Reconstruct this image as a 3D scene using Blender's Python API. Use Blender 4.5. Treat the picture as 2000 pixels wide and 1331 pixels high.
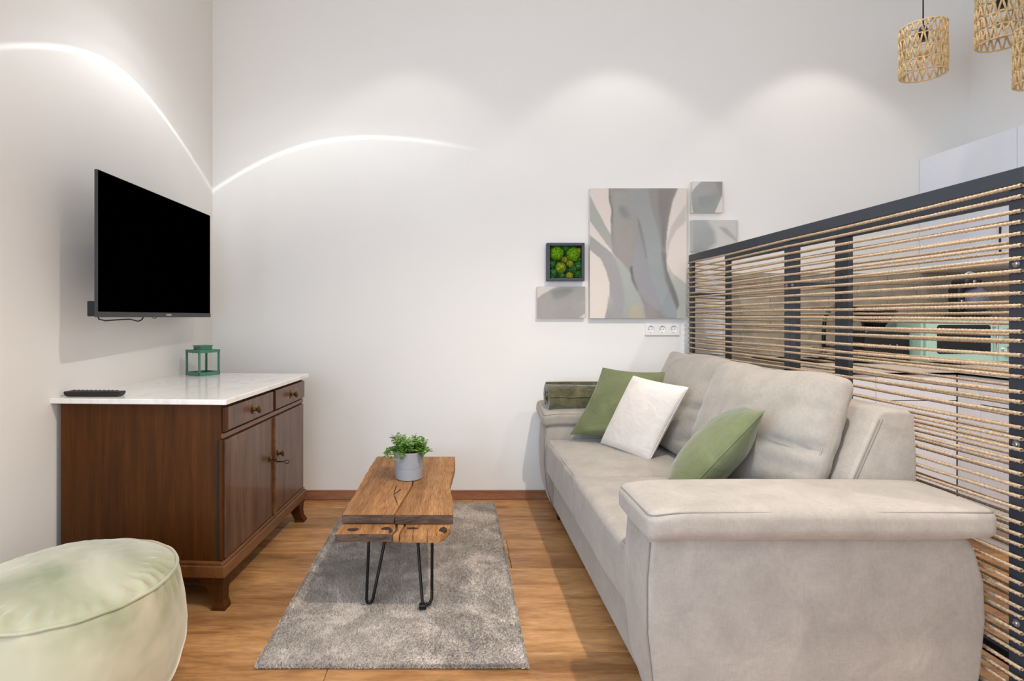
import bpy, bmesh, math, random
import numpy as np
from mathutils import Vector, Matrix

sc = bpy.context.scene
COL = sc.collection
PI = math.pi
for o in list(bpy.data.objects):
    bpy.data.objects.remove(o)

# ------------------------------------------------------------------ camera
F = 1091.0                      # focal length in pixels of the 2000 px frame
cam_d = bpy.data.cameras.new('camera')
cam_d.sensor_width = 36.0
cam_d.lens = 36.0 * F / 2000.0
cam_d.shift_x = 110.0 / 2000.0
cam_d.shift_y = -45.5 / 2000.0
cam_d.clip_start = 0.02
cam = bpy.data.objects.new('camera', cam_d)
COL.objects.link(cam)
cam.location = (0, 0, 1.12)
cam.rotation_euler = (PI / 2, 0, 0)
sc.camera = cam

# ------------------------------------------------------------------ colour management
sc.view_settings.view_transform = 'Standard'
sc.view_settings.look = 'None'
sc.view_settings.gamma = 1.0
sc.view_settings.use_curve_mapping = False
sc.view_settings.exposure = -0.05
sc.cycles.use_denoising = True
sc.cycles.max_bounces = 10
sc.cycles.diffuse_bounces = 6
sc.cycles.sample_clamp_indirect = 6.0

# ------------------------------------------------------------------ world
w = bpy.data.worlds.new('sky')
sc.world = w
w.use_nodes = True
bg = w.node_tree.nodes['Background']
bg.inputs[0].default_value = (0.72, 0.84, 1.0, 1)
bg.inputs[1].default_value = 1.0


def light(name, kind, loc, power, color, rot=(0, 0, 0), **kw):
    d = bpy.data.lights.new(name, kind)
    d.energy = power
    d.color = color
    for k, v in kw.items():
        setattr(d, k, v)
    o = bpy.data.objects.new(name, d)
    o.location = loc
    o.rotation_euler = rot
    COL.objects.link(o)
    return o


CEIL = 3.2
WARM = (1.0, 0.90, 0.79)
NEUT = (1.0, 0.94, 0.87)
# recessed downlights in the ceiling: a row by the back wall and a row nearer the camera
for x, e in ((-0.28, 8), (0.98, 14), (2.21, 18)):
    light('downlight_back', 'SPOT', (x, 2.92, CEIL - 0.01), e, NEUT, spot_size=math.radians(92), spot_blend=0.30, shadow_soft_size=0.03)
for x, e in ((-0.28, 6), (0.98, 275), (2.21, 95)):
    light('downlight_front', 'SPOT', (x, 1.02, CEIL - 0.01), e, WARM, spot_size=math.radians(125), spot_blend=0.5, shadow_soft_size=0.035)
light('arm_fill_spot', 'SPOT', (0.98, -0.75, CEIL - 0.01), 55, WARM, spot_size=math.radians(125), spot_blend=0.5, shadow_soft_size=0.035)  # unseen lamp added behind the camera to brighten the near sofa arm
# daylight from two unseen windows; the rear-wall one is added for fill
light('window_fill', 'AREA', (-0.7, -1.74, 1.5), 32, (0.64, 0.81, 1.0), rot=(PI / 2, 0, 0), shape='RECTANGLE', size=1.7, size_y=2.1)
light('window_fill', 'AREA', (-1.72, -0.55, 1.4), 100, (0.60, 0.78, 1.0), rot=(PI / 2, 0, -PI / 2), shape='RECTANGLE', size=1.5, size_y=2.0)

def reflector_lamp(loc, tilt, half, power):
    """bare-reflector spot on the ceiling track: its polished reflector throws a bright ring at the edge of the beam"""
    o = light('reflector_spot', 'POINT', loc, power, (0.93, 0.97, 1.0), shadow_soft_size=0.004)
    ax = Vector((math.sin(tilt[0]), math.sin(tilt[1]), -1)).normalized()
    d = o.data
    d.use_nodes = True
    nt = d.node_tree
    em = nt.nodes['Emission']
    tc = nt.nodes.new('ShaderNodeTexCoord')
    dot = nt.nodes.new('ShaderNodeVectorMath')
    dot.operation = 'DOT_PRODUCT'
    dot.inputs[1].default_value = ax
    nt.links.new(tc.outputs['Normal'], dot.inputs[0])
    ac = nt.nodes.new('ShaderNodeMath')
    ac.operation = 'ARCCOSINE'
    nt.links.new(dot.outputs['Value'], ac.inputs[0])
    dv = nt.nodes.new('ShaderNodeMath')
    dv.operation = 'DIVIDE'
    dv.inputs[1].default_value = PI
    nt.links.new(ac.outputs[0], dv.inputs[0])
    cr = nt.nodes.new('ShaderNodeValToRGB')
    nt.links.new(dv.outputs[0], cr.inputs[0])
    h = half / PI
    def fill(ramp, stops):
        e = ramp.color_ramp.elements
        e[0].position, e[0].color = 0.0, (*(stops[0][1],) * 3, 1)
        e[1].position, e[1].color = 1.0, (0, 0, 0, 1)
        for p, v in stops[1:]:
            k = e.new(p)
            k.color = (v, v, v, 1)
    plainb = ((0, 0.08), (h - 0.085, 0.12), (h - 0.03, 0.20), (h - 0.004, 0.26), (h + 0.008, 0.22), (h + 0.05, 0.10), (h + 0.12, 0.02))
    ring = ((0, 0.08), (h - 0.10, 0.14), (h - 0.04, 0.36), (h - 0.0032, 0.46), (h - 0.0008, 1.0), (h + 0.0008, 1.0), (h + 0.003, 0.30), (h + 0.03, 0.16), (h + 0.09, 0.05), (h + 0.16, 0.02))
    fill(cr, ring)
    c2 = nt.nodes.new('ShaderNodeValToRGB')
    nt.links.new(dv.outputs[0], c2.inputs[0])
    fill(c2, plainb)
    # the polished ring covers only part of the reflector's turn
    sx = nt.nodes.new('ShaderNodeSeparateXYZ')
    nt.links.new(tc.outputs['Normal'], sx.inputs[0])
    at2 = nt.nodes.new('ShaderNodeMath')
    at2.operation = 'ARCTAN2'
    nt.links.new(sx.outputs['Y'], at2.inputs[0])
    nt.links.new(sx.outputs['X'], at2.inputs[1])
    m1 = nt.nodes.new('ShaderNodeMapRange')
    m1.inputs['From Min'].default_value = 0.635
    m1.inputs['From Max'].default_value = 0.80
    nt.links.new(at2.outputs[0], m1.inputs['Value'])
    m2 = nt.nodes.new('ShaderNodeMath')
    m2.operation = 'LESS_THAN'
    m2.inputs[1].default_value = -1.6
    nt.links.new(at2.outputs[0], m2.inputs[0])
    mx = nt.nodes.new('ShaderNodeMath')
    mx.operation = 'MAXIMUM'
    nt.links.new(m1.outputs[0], mx.inputs[0])
    nt.links.new(m2.outputs[0], mx.inputs[1])
    mi = nt.nodes.new('ShaderNodeMix')
    mi.data_type = 'RGBA'
    nt.links.new(mx.outputs[0], mi.inputs['Factor'])
    nt.links.new(c2.outputs[0], mi.inputs[6])
    nt.links.new(cr.outputs[0], mi.inputs[7])
    nt.links.new(mi.outputs[2], em.inputs['Strength'])
    return o


reflector_lamp((-1.062, 2.496, 2.798), (0.256, -0.002), 0.981, 58)

# ------------------------------------------------------------------ helpers: materials


def lin(c):
    return tuple((v / 255 / 12.92 if v / 255 <= 0.04045 else ((v / 255 + 0.055) / 1.055) ** 2.4) for v in c)


class NT:
    def __init__(s, name):
        s.m = bpy.data.materials.new(name)
        s.m.use_nodes = True
        s.t = s.m.node_tree
        s.b = s.t.nodes['Principled BSDF']

    def n(s, typ, **kw):
        x = s.t.nodes.new('ShaderNode' + typ)
        for k, v in kw.items():
            setattr(x, k, v)
        return x

    def l(s, a, b):
        s.t.links.new(a, b)

    def coords(s, scale=(1, 1, 1), rnd=0.0, kind='Object'):
        tc = s.n('TexCoord')
        mp = s.n('Mapping')
        mp.inputs['Scale'].default_value = scale
        s.l(tc.outputs[kind], mp.inputs[0])
        if rnd:
            oi = s.n('ObjectInfo')
            mu = s.n('Math', operation='MULTIPLY')
            mu.inputs[1].default_value = rnd
            s.l(oi.outputs['Random'], mu.inputs[0])
            cb = s.n('CombineXYZ')
            for i in range(3):
                s.l(mu.outputs[0], cb.inputs[i])
            s.l(cb.outputs[0], mp.inputs['Location'])
        return mp.outputs[0]

    def noise(s, vec, scale, detail=3, rough=0.55, dist=0.0):
        x = s.n('TexNoise')
        x.inputs['Scale'].default_value = scale
        x.inputs['Detail'].default_value = detail
        x.inputs['Roughness'].default_value = rough
        x.inputs['Distortion'].default_value = dist
        s.l(vec, x.inputs['Vector'])
        return x.outputs['Fac']

    def ramp(s, fac, stops):
        r = s.n('ValToRGB')
        e = r.color_ramp.elements
        e[0].position, e[0].color = stops[0][0], (*stops[0][1], 1)
        e[1].position, e[1].color = stops[-1][0], (*stops[-1][1], 1)
        for p, c in stops[1:-1]:
            k = e.new(p)
            k.color = (*c, 1)
        s.l(fac, r.inputs[0])
        return r.outputs[0]

    def mix(s, fac, a, b, mode='MIX'):
        x = s.n('Mix', data_type='RGBA', blend_type=mode)
        for sock, v in ((x.inputs['Factor'], fac), (x.inputs[6], a), (x.inputs[7], b)):
            if isinstance(v, (int, float)):
                sock.default_value = v
            elif isinstance(v, tuple):
                sock.default_value = (*v, 1) if len(v) == 3 else v
            else:
                s.l(v, sock)
        return x.outputs[2]

    def bump(s, h, strength=0.3, dist=0.01, prev=None):
        x = s.n('Bump')
        x.inputs['Strength'].default_value = strength
        x.inputs['Distance'].default_value = dist
        s.l(h, x.inputs['Height'])
        if prev:
            s.l(prev, x.inputs['Normal'])
        s.l(x.outputs[0], s.b.inputs['Normal'])
        return x.outputs[0]

    def set(s, rough=0.5, metal=0.0, spec=0.5, sheen=0.0, sheen_rough=0.4, coat=0.0, color=None):
        b = s.b.inputs
        b['Roughness'].default_value = rough
        b['Metallic'].default_value = metal
        b['Specular IOR Level'].default_value = spec
        b['Sheen Weight'].default_value = sheen
        b['Sheen Roughness'].default_value = sheen_rough
        b['Coat Weight'].default_value = coat
        if color is not None:
            if isinstance(color, tuple):
                b['Base Color'].default_value = (*color, 1)
            else:
                s.l(color, b['Base Color'])
        return s


def plain(name, rgb, rough=0.5, metal=0.0, spec=0.5, var=0.06, vscale=30, bump=0.0, bscale=200, **kw):
    s = NT(name)
    c = lin(rgb)
    v = s.coords()
    f = s.noise(v, vscale, 3)
    col = s.ramp(f, [(0.3, tuple(x * (1 - var) for x in c)), (0.7, tuple(min(1, x * (1 + var)) for x in c))])
    s.set(rough, metal, spec, color=col, **kw)
    if bump:
        s.bump(s.noise(v, bscale, 2), bump, 0.002)
    return s.m


def wood(name, dark, mid, light_, scale, rough=0.5, rnd=20.0, vary=0.0, bump=0.25, fine=14, coat=0.0, streak=0.5, spec=0.4):
    """grain runs along the axis whose scale is smallest"""
    s = NT(name)
    v = s.coords(scale, rnd)
    f1 = s.noise(v, 1.0, 4, 0.6, 0.6)
    f2 = s.noise(v, fine, 3, 0.7)
    col = s.ramp(f1, [(0.28, lin(dark)), (0.5, lin(mid)), (0.72, lin(light_))])
    st = s.ramp(f2, [(0.35, (0.45, 0.42, 0.40)), (0.62, (1, 1, 1))])
    col = s.mix(streak, col, st, 'MULTIPLY')
    if vary:
        oi = s.n('ObjectInfo')
        rr = s.ramp(oi.outputs['Random'], [(0.0, (1 - vary, 1 - vary * 1.05, 1 - vary * 1.15)), (1.0, (1 + vary * 0.35, 1 + vary * 0.3, 1 + vary * 0.2))])
        col = s.mix(1.0, col, rr, 'MULTIPLY')
    s.set(rough, 0, spec, color=col, coat=coat)
    s.bump(f2, bump, 0.002)
    return s.m


def fabric(name, rgb, rgb2, rough=0.9, sheen=0.3, mottle=6, weave=900, bump=0.25, wrinkle=0.0, stretch=(1, 1, 1), wscale=9, thread=0.25):
    s = NT(name)
    v = s.coords()
    vs = s.coords(stretch)
    f = s.noise(vs, mottle, 5, 0.65, 0.4)
    col = s.ramp(f, [(0.32, lin(rgb2)), (0.66, lin(rgb))])
    vt = s.coords((200, 60, 60))
    ft = s.noise(s.coords((60, 190, 190)), 1.0, 3, 0.7)
    ft2 = s.noise(vt, 1.0, 2)
    ad = s.n('Math', operation='ADD')
    s.l(ft, ad.inputs[0])
    s.l(ft2, ad.inputs[1])
    hf = s.n('Math', operation='MULTIPLY')
    s.l(ad.outputs[0], hf.inputs[0])
    hf.inputs[1].default_value = 0.5
    ft = hf.outputs[0]
    col = s.mix(thread, col, s.ramp(ft, [(0.3, (0.62, 0.62, 0.62)), (0.7, (1.15, 1.15, 1.15))]), 'MULTIPLY')
    s.set(rough, 0, 0.2, sheen, 0.45, color=col)
    nb = None
    if wrinkle:
        nb = s.bump(s.noise(v, wscale, 3, 0.5, 1.2), wrinkle, 0.03)
    s.bump(s.noise(v, weave, 2), bump, 0.001, nb)
    return s.m


# ------------------------------------------------------------------ helpers: objects and meshes


def link(name, me, mat=None, parent=None):
    o = bpy.data.objects.new(name, me)
    COL.objects.link(o)
    if mat and not me.materials:
        me.materials.append(mat)
    if parent:
        o.parent = parent
    return o


def empty(name, loc=(0, 0, 0), rz=0.0, parent=None):
    o = bpy.data.objects.new(name, None)
    o.empty_display_size = 0.05
    COL.objects.link(o)
    o.location = loc
    o.rotation_euler = (0, 0, rz)
    if parent:
        o.parent = parent
    return o


def tag(o, label, cat, group=None):
    o['label'] = label
    o['category'] = cat
    if group:
        o['group'] = group
    return o


def structure(o):
    o['kind'] = 'structure'
    return o


def stuff(o):
    o['kind'] = 'stuff'
    return o


def mesh_np(name, V, Fc, smooth=False):
    me = bpy.data.meshes.new(name)
    me.from_pydata([tuple(map(float, v)) for v in V], [], [tuple(map(int, f)) for f in Fc])
    if smooth:
        me.shade_smooth()
    me.update()
    return me


class MB:
    """collects shapes into one mesh"""

    def __init__(s):
        s.v = []
        s.f = []

    def add(s, V, Fc):
        k = len(s.v)
        s.v += [tuple(p) for p in V]
        s.f += [tuple(i + k for i in f) for f in Fc]
        return s

    def box(s, x0, x1, y0, y1, z0, z1, bev=0.0):
        if bev <= 0:
            V = [(x, y, z) for x in (x0, x1) for y in (y0, y1) for z in (z0, z1)]
            Fc = [(0, 1, 3, 2), (4, 6, 7, 5), (0, 4, 5, 1), (2, 3, 7, 6), (0, 2, 6, 4), (1, 5, 7, 3)]
            return s.add(V, Fc)
        bm = bmesh.new()
        bmesh.ops.create_cube(bm, size=1)
        for v in bm.verts:
            v.co = Vector(((x0 + x1) / 2 + v.co.x * (x1 - x0), (y0 + y1) / 2 + v.co.y * (y1 - y0), (z0 + z1) / 2 + v.co.z * (z1 - z0)))
        bmesh.ops.bevel(bm, geom=list(bm.edges), offset=bev, segments=2, profile=0.5, affect='EDGES')
        return s.bm(bm)

    def bm(s, bm):
        bm.verts.index_update()
        s.add([tuple(v.co) for v in bm.verts], [tuple(v.index for v in f.verts) for f in bm.faces])
        bm.free()
        return s

    def tube(s, pts, r, n=8, closed=False, caps=True):
        V, Fc = tube(pts, r, n, closed, caps)
        return s.add(V, Fc)

    def lathe(s, prof, n=32, c=(0, 0, 0), axis='z'):
        V, Fc = lathe(prof, n)
        if axis == 'y':
            V = [(x, -z, y) for x, y, z in V]      # profile height runs along -y
        elif axis == 'x':
            V = [(z, y, -x) for x, y, z in V]      # along +x
        V = [(x + c[0], y + c[1], z + c[2]) for x, y, z in V]
        return s.add(V, Fc)

    def prism(s, poly, axis, a0, a1, bev=0.0, seg=3):
        """closed 2-D polygon extruded along an axis: 'x' poly=(y,z) 'y' poly=(x,z) 'z' poly=(x,y)"""
        def P(u, v, a):
            return {'x': (a, u, v), 'y': (u, a, v), 'z': (u, v, a)}[axis]
        bm = bmesh.new()
        A = [bm.verts.new(P(u, v, a0)) for u, v in poly]
        B = [bm.verts.new(P(u, v, a1)) for u, v in poly]
        n = len(poly)
        f0 = bm.faces.new(A)
        f1 = bm.faces.new(B[::-1])
        for i in range(n):
            bm.faces.new((A[i], B[i], B[(i + 1) % n], A[(i + 1) % n]))
        bmesh.ops.recalc_face_normals(bm, faces=list(bm.faces))
        if bev > 0:
            ed = set(f0.edges) | set(f1.edges)
            bmesh.ops.bevel(bm, geom=list(ed), offset=bev, segments=seg, profile=0.5, affect='EDGES')
        return s.bm(bm)

    def obj(s, name, mat, parent=None, smooth=False, off=None, angle=None):
        V = s.v
        if off is not None:
            V = [(x - off[0], y - off[1], z - off[2]) for x, y, z in V]
        me = mesh_np(name, V, s.f)
        bm = bmesh.new()
        bm.from_mesh(me)
        bmesh.ops.recalc_face_normals(bm, faces=list(bm.faces))
        bm.to_mesh(me)
        bm.free()
        if smooth:
            me.shade_smooth()
            if angle:
                me.set_sharp_from_angle(angle=math.radians(angle))
        return link(name, me, mat, parent)


def tube(pts, r, n=8, closed=False, caps=True):
    P = np.array(pts, float)
    m = len(P)
    if closed:
        T = np.roll(P, -1, 0) - np.roll(P, 1, 0)
    else:
        T = np.gradient(P, axis=0)
    T /= np.linalg.norm(T, axis=1)[:, None] + 1e-12
    up = np.array([0, 0, 1.0]) if abs(T[0][2]) < 0.9 else np.array([1.0, 0, 0])
    V = []
    R = np.broadcast_to(np.array(r, float), (m,))
    nrm = np.cross(T[0], up)
    nrm /= np.linalg.norm(nrm)
    for i in range(m):
        nrm = nrm - T[i] * (nrm @ T[i])
        nrm /= np.linalg.norm(nrm) + 1e-12
        b = np.cross(T[i], nrm)
        for k in range(n):
            a = 2 * PI * k / n
            V.append(tuple(P[i] + R[i] * (math.cos(a) * nrm + math.sin(a) * b)))
    Fc = []
    for i in range(m if closed else m - 1):
        j = (i + 1) % m
        for k in range(n):
            Fc.append((i * n + k, i * n + (k + 1) % n, j * n + (k + 1) % n, j * n + k))
    if caps and not closed:
        Fc.append(tuple(range(n))[::-1])
        Fc.append(tuple((m - 1) * n + k for k in range(n)))
    return V, Fc


def lathe(prof, n=32):
    V, Fc = [], []
    for r, z in prof:
        for k in range(n):
            a = 2 * PI * k / n
            V.append((r * math.cos(a), r * math.sin(a), z))
    for i in range(len(prof) - 1):
        for k in range(n):
            Fc.append((i * n + k, i * n + (k + 1) % n, (i + 1) * n + (k + 1) % n, (i + 1) * n + k))
    Fc.append(tuple(range(n))[::-1])
    Fc.append(tuple((len(prof) - 1) * n + k for k in range(n)))
    return V, Fc


def fnoise(V, freq, seed, octs=3):
    rng = np.random.default_rng(seed)
    out = np.zeros(len(V))
    amp = 1.0
    for o in range(octs):
        for k in range(4):
            d = rng.normal(size=3)
            d /= np.linalg.norm(d)
            out += amp * np.sin(V @ d * freq * rng.uniform(0.7, 1.4) + rng.uniform(0, 6.28)) / 4
        freq *= 2.0
        amp *= 0.5
    return out


def axis_samples(s, r, m, k=4):
    h = s / 2
    e = np.array([r * (1 - math.tan(math.pi / 4 * (1 - i / k))) for i in range(k)])
    left = -h + e
    mid = np.linspace(-h + r, h - r, m + 2)
    return np.concatenate([left, mid, -left[::-1]])


def softbox(sx, sy, sz, r, m=(8, 8, 3), puff=(0, 0, 0), pw=1.0):
    """rounded upholstered block centred at the origin"""
    S = (sx, sy, sz)
    ax = [axis_samples(S[i], min(r, S[i] / 2 * 0.98), m[i]) for i in range(3)]
    idx = {}
    V = []
    Fc = []

    def vid(p):
        key = tuple(np.round(p, 6))
        if key not in idx:
            idx[key] = len(V)
            V.append(p)
        return idx[key]
    for a in range(3):
        b, c = (a + 1) % 3, (a + 2) % 3
        for sg in (-1, 1):
            grid = []
            for u in ax[b]:
                row = []
                for v in ax[c]:
                    p = [0, 0, 0]
                    p[a] = sg * S[a] / 2
                    p[b] = u
                    p[c] = v
                    row.append(vid(p))
                grid.append(row)
            for i in range(len(ax[b]) - 1):
                for j in range(len(ax[c]) - 1):
                    q = (grid[i][j], grid[i + 1][j], grid[i + 1][j + 1], grid[i][j + 1])
                    Fc.append(q if sg > 0 else q[::-1])
    V = np.array(V, float)
    H = np.array(S) / 2
    rr = np.minimum(r, H * 0.98)
    Q = np.clip(V, -(H - rr), H - rr)
    d = V - Q
    dn = d / rr
    L = np.linalg.norm(dn, axis=1)[:, None]
    V2 = Q + dn / np.maximum(L, 1e-9) * rr
    U = V2 / H
    for a in range(3):
        if puff[a]:
            b, c = (a + 1) % 3, (a + 2) % 3
            wgt = np.clip(1 - np.abs(U[:, b]) ** 2, 0, 1) ** pw * np.clip(1 - np.abs(U[:, c]) ** 2, 0, 1) ** pw
            V2[:, a] += puff[a] * wgt * np.sign(U[:, a]) * np.abs(U[:, a])
    return V2, Fc


def pillow(wd, ht, th, n=36, pinch=0.07, seed=1, wr=0.004, power=0.5, wf=18):
    """knife-edge cushion in the local xy plane, centred at the origin"""
    u = np.sin(np.linspace(-PI / 2, PI / 2, n))
    V = []
    Fc = []
    for side in (1, -1):
        for i in range(n):
            for j in range(n):
                a, b = u[i], u[j]
                x = a * wd / 2 * (1 - pinch * (1 - b * b) * 1.0)
                y = b * ht / 2 * (1 - pinch * (1 - a * a) * 1.0)
                z = side * th / 2 * ((1 - a ** 2) * (1 - b ** 2)) ** power
                V.append((x, y, z))
        k = 0 if side == 1 else n * n
        for i in range(n - 1):
            for j in range(n - 1):
                q = (k + i * n + j, k + (i + 1) * n + j, k + (i + 1) * n + j + 1, k + i * n + j + 1)
                Fc.append(q if side == 1 else q[::-1])
    V = np.array(V)
    rim = np.clip(1 - np.maximum(np.abs(V[:, 0]) / (wd / 2), np.abs(V[:, 1]) / (ht / 2)), 0, 1)
    V[:, 2] += fnoise(V * np.array([1, 1, 3]), wf, seed) * wr * np.minimum(1, rim * 6) * np.sign(V[:, 2] + 1e-9)
    return V, Fc


def frame_mat(c, ex, ey):
    ex = Vector(ex).normalized()
    ez = ex.cross(Vector(ey)).normalized()
    ey = ez.cross(ex)
    M = Matrix((ex, ey, ez)).transposed().to_4x4()
    M.translation = Vector(c)
    return M


def weld(me, d=1e-5):
    bm = bmesh.new()
    bm.from_mesh(me)
    bmesh.ops.remove_doubles(bm, verts=list(bm.verts), dist=d)
    bmesh.ops.recalc_face_normals(bm, faces=list(bm.faces))
    bm.to_mesh(me)
    bm.free()


def text_mesh(body, size, depth=0.0005):
    cu = bpy.data.curves.new('lettering', 'FONT')
    cu.body = body
    cu.size = size
    cu.extrude = depth
    cu.align_x = 'CENTER'
    cu.align_y = 'CENTER'
    o = bpy.data.objects.new('lettering', cu)
    COL.objects.link(o)
    bpy.context.view_layer.update()
    me = bpy.data.meshes.new_from_object(o.evaluated_get(bpy.context.evaluated_depsgraph_get()))
    bpy.data.objects.remove(o)
    return me


# ------------------------------------------------------------------ materials
def wall_mat(name, rgb):
    s = NT(name)
    v = s.coords()
    f = s.noise(v, 3.0, 4)
    c = lin(rgb)
    s.set(0.92, 0, 0.15, color=s.ramp(f, [(0.3, tuple(x * 0.985 for x in c)), (0.7, c)]))
    s.bump(s.noise(v, 260, 3), 0.05, 0.002)
    return s.m


M_wall = wall_mat('white_wall_paint', (236, 233, 228))
M_ceil = wall_mat('white_ceiling_paint', (238, 237, 235))
M_plank = wood('oak_floor', (146, 100, 58), (190, 140, 90), (210, 162, 110), (2.2, 12, 12), rough=0.42, vary=0.30, bump=0.15, fine=6, streak=0.5)
M_sub = plain('subfloor_dark', (60, 38, 20), 0.8)
M_base = wood('baseboard_wood', (132, 84, 60), (158, 106, 78), (176, 124, 94), (0.8, 14, 14), rough=0.45, bump=0.1)
M_basel = wood('baseboard_wood_along', (132, 84, 60), (158, 106, 78), (176, 124, 94), (14, 0.8, 14), rough=0.45, bump=0.1)
M_metal = plain('anthracite_powder_coat', (42, 47, 56), 0.42, 0.0, 0.5, bump=0.1, bscale=500)
M_black = plain('black_plastic', (14, 14, 15), 0.38)
M_blackm = plain('black_steel', (17, 17, 18), 0.45, 0.3)
M_steel = plain('zinc_steel', (160, 160, 160), 0.4, 1.0)
M_chrome = plain('chrome', (225, 225, 228), 0.12, 1.0)
M_brass = plain('aged_brass', (116, 90, 56), 0.35, 0.9, var=0.25, vscale=60)
M_iron = plain('dark_iron_key', (70, 54, 42), 0.45, 0.8)
M_cab = plain('white_gloss_cabinet', (228, 229, 235), 0.28, 0, 0.5, var=0.01)
M_gap = plain('dark_recess', (30, 29, 29), 0.8)


def jute(name, rgb, rgb2):
    s = NT(name)
    v = s.coords((1, 1, 1), 9.0)
    f = s.noise(v, 160, 3, 0.7)
    f2 = s.noise(v, 9, 2)
    col = s.ramp(f, [(0.3, lin(rgb2)), (0.65, lin(rgb))])
    col = s.mix(0.35, col, s.ramp(f2, [(0.3, (0.75, 0.72, 0.68)), (0.7, (1.1, 1.08, 1.05))]), 'MULTIPLY')
    s.set(0.95, 0, 0.1, 0.15, color=col)
    s.bump(s.noise(v, 900, 2), 0.6, 0.001)
    return s.m


M_jute = jute('jute_rope', (200, 176, 146), (148, 122, 94))
M_shade = jute('paper_cord', (236, 208, 160), (190, 154, 104))


# ================================================================== THE ROOM
def wall_x(Y):                       # the left wall is not quite square to the back wall
    return -1.498 - 0.056 * (3.44 - Y)


YB, YR, XR = 3.44, -1.8, 3.155       # back wall, rear wall, right wall
structure(MB().box(-2.2, XR + 0.15, YB, YB + 0.15, -0.1, CEIL + 0.1).obj('wall_back', M_wall))
structure(MB().box(XR, XR + 0.15, YR - 0.15, YB, -0.1, CEIL + 0.1).obj('wall_right', M_wall))
structure(MB().box(-2.2, XR + 0.15, YR - 0.15, YB + 0.15, CEIL, CEIL + 0.12).obj('ceiling', M_ceil))
# rear wall with window opening, left wall with window opening (both behind the camera)
mb = MB()
wx0, wx1, wz0, wz1 = -1.55, 0.15, 0.45, 2.55
mb.box(-2.2, wx0, YR - 0.15, YR, -0.1, CEIL).box(wx1, XR, YR - 0.15, YR, -0.1, CEIL)
mb.box(wx0, wx1, YR - 0.15, YR, -0.1, wz0).box(wx0, wx1, YR - 0.15, YR, wz1, CEIL)
structure(mb.obj('wall_rear', M_wall))
mb = MB()


def lw(y0, y1, z0, z1):
    a, b = wall_x(y0), wall_x(y1)
    V = [(a - 0.2, y0, z0), (a, y0, z0), (b, y1, z0), (b - 0.2, y1, z0), (a - 0.2, y0, z1), (a, y0, z1), (b, y1, z1), (b - 0.2, y1, z1)]
    mb.add(V, [(0, 3, 2, 1), (4, 5, 6, 7), (0, 1, 5, 4), (1, 2, 6, 5), (2, 3, 7, 6), (3, 0, 4, 7)])


ly0, ly1, lz0, lz1 = -1.35, 0.25, 0.4, 2.45
lw(ly1, YB, -0.1, CEIL)
lw(YR, ly0, -0.1, CEIL)
lw(ly0, ly1, -0.1, lz0)
lw(ly0, ly1, lz1, CEIL)
structure(mb.obj('wall_left', M_wall))
# unseen windows; the rear one is added to frame the fill light
M_wframe = plain('white_window_frame', (235, 235, 235), 0.4)
s_ = NT('window_glass')
s_.set(0.02, 0, 0.5, color=(0.95, 0.98, 1.0))
s_.b.inputs['Transmission Weight'].default_value = 1.0
s_.b.inputs['IOR'].default_value = 1.02
M_glass = s_.m
w1 = structure(MB().box(wx0, wx0 + 0.06, YR - 0.12, YR - 0.06, wz0, wz1).box(wx1 - 0.06, wx1, YR - 0.12, YR - 0.06, wz0, wz1)
               .box(wx0, wx1, YR - 0.12, YR - 0.06, wz0, wz0 + 0.06).box(wx0, wx1, YR - 0.12, YR - 0.06, wz1 - 0.06, wz1)
               .box(-0.73, -0.67, YR - 0.12, YR - 0.06, wz0, wz1).obj('fill_window_1', M_wframe))
for a, b in ((wx0 + 0.06, -0.73), (-0.67, wx1 - 0.06)):
    MB().box(a, b, YR - 0.094, YR - 0.086, wz0 + 0.06, wz1 - 0.06).obj('pane', M_glass, w1)
xa, xb = wall_x(ly0) - 0.14, wall_x(ly0) - 0.08
w2 = structure(MB().box(xa, xb, ly0, ly0 + 0.06, lz0, lz1).box(xa, xb, ly1 - 0.06, ly1, lz0, lz1).box(xa, xb, ly0, ly1, lz0, lz0 + 0.06)
               .box(xa, xb, ly0, ly1, lz1 - 0.06, lz1).obj('window_2', M_wframe))
MB().box(xa + 0.026, xa + 0.034, ly0 + 0.06, ly1 - 0.06, lz0 + 0.06, lz1 - 0.06).obj('pane', M_glass, w2)

# floor: every plank is laid singly over the screed
fl = structure(MB().box(-2.0, XR + 0.1, YR - 0.1, YB + 0.1, -0.1, -0.012).obj('floor', M_sub))
rnd = random.Random(4)
PW, PL = 0.156, 1.22
plank_me = None
y = YB - 0.01
row = 0
while y > YR:
    x = -2.0 - rnd.uniform(0.1, 1.1)
    while x < XR:
        x0, x1 = max(x, -1.95), min(x + PL, XR - 0.003)
        if x1 - x0 > 0.06:
            full = abs((x1 - x0) - PL) < 1e-4
            if full and plank_me:
                o = link('plank', plank_me, None, fl)
            else:
                o = MB().box(-(x1 - x0) / 2 + 0.0008, (x1 - x0) / 2 - 0.0008, -PW / 2 + 0.0008, PW / 2 - 0.0008, -0.011, 0.0, 0.0018).obj('plank', M_plank, fl)
                if full:
                    plank_me = o.data
            o.location = ((x0 + x1) / 2, y - PW / 2, rnd.uniform(-0.0003, 0.0))
        x += PL
    y -= PW
    row += 1

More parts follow.
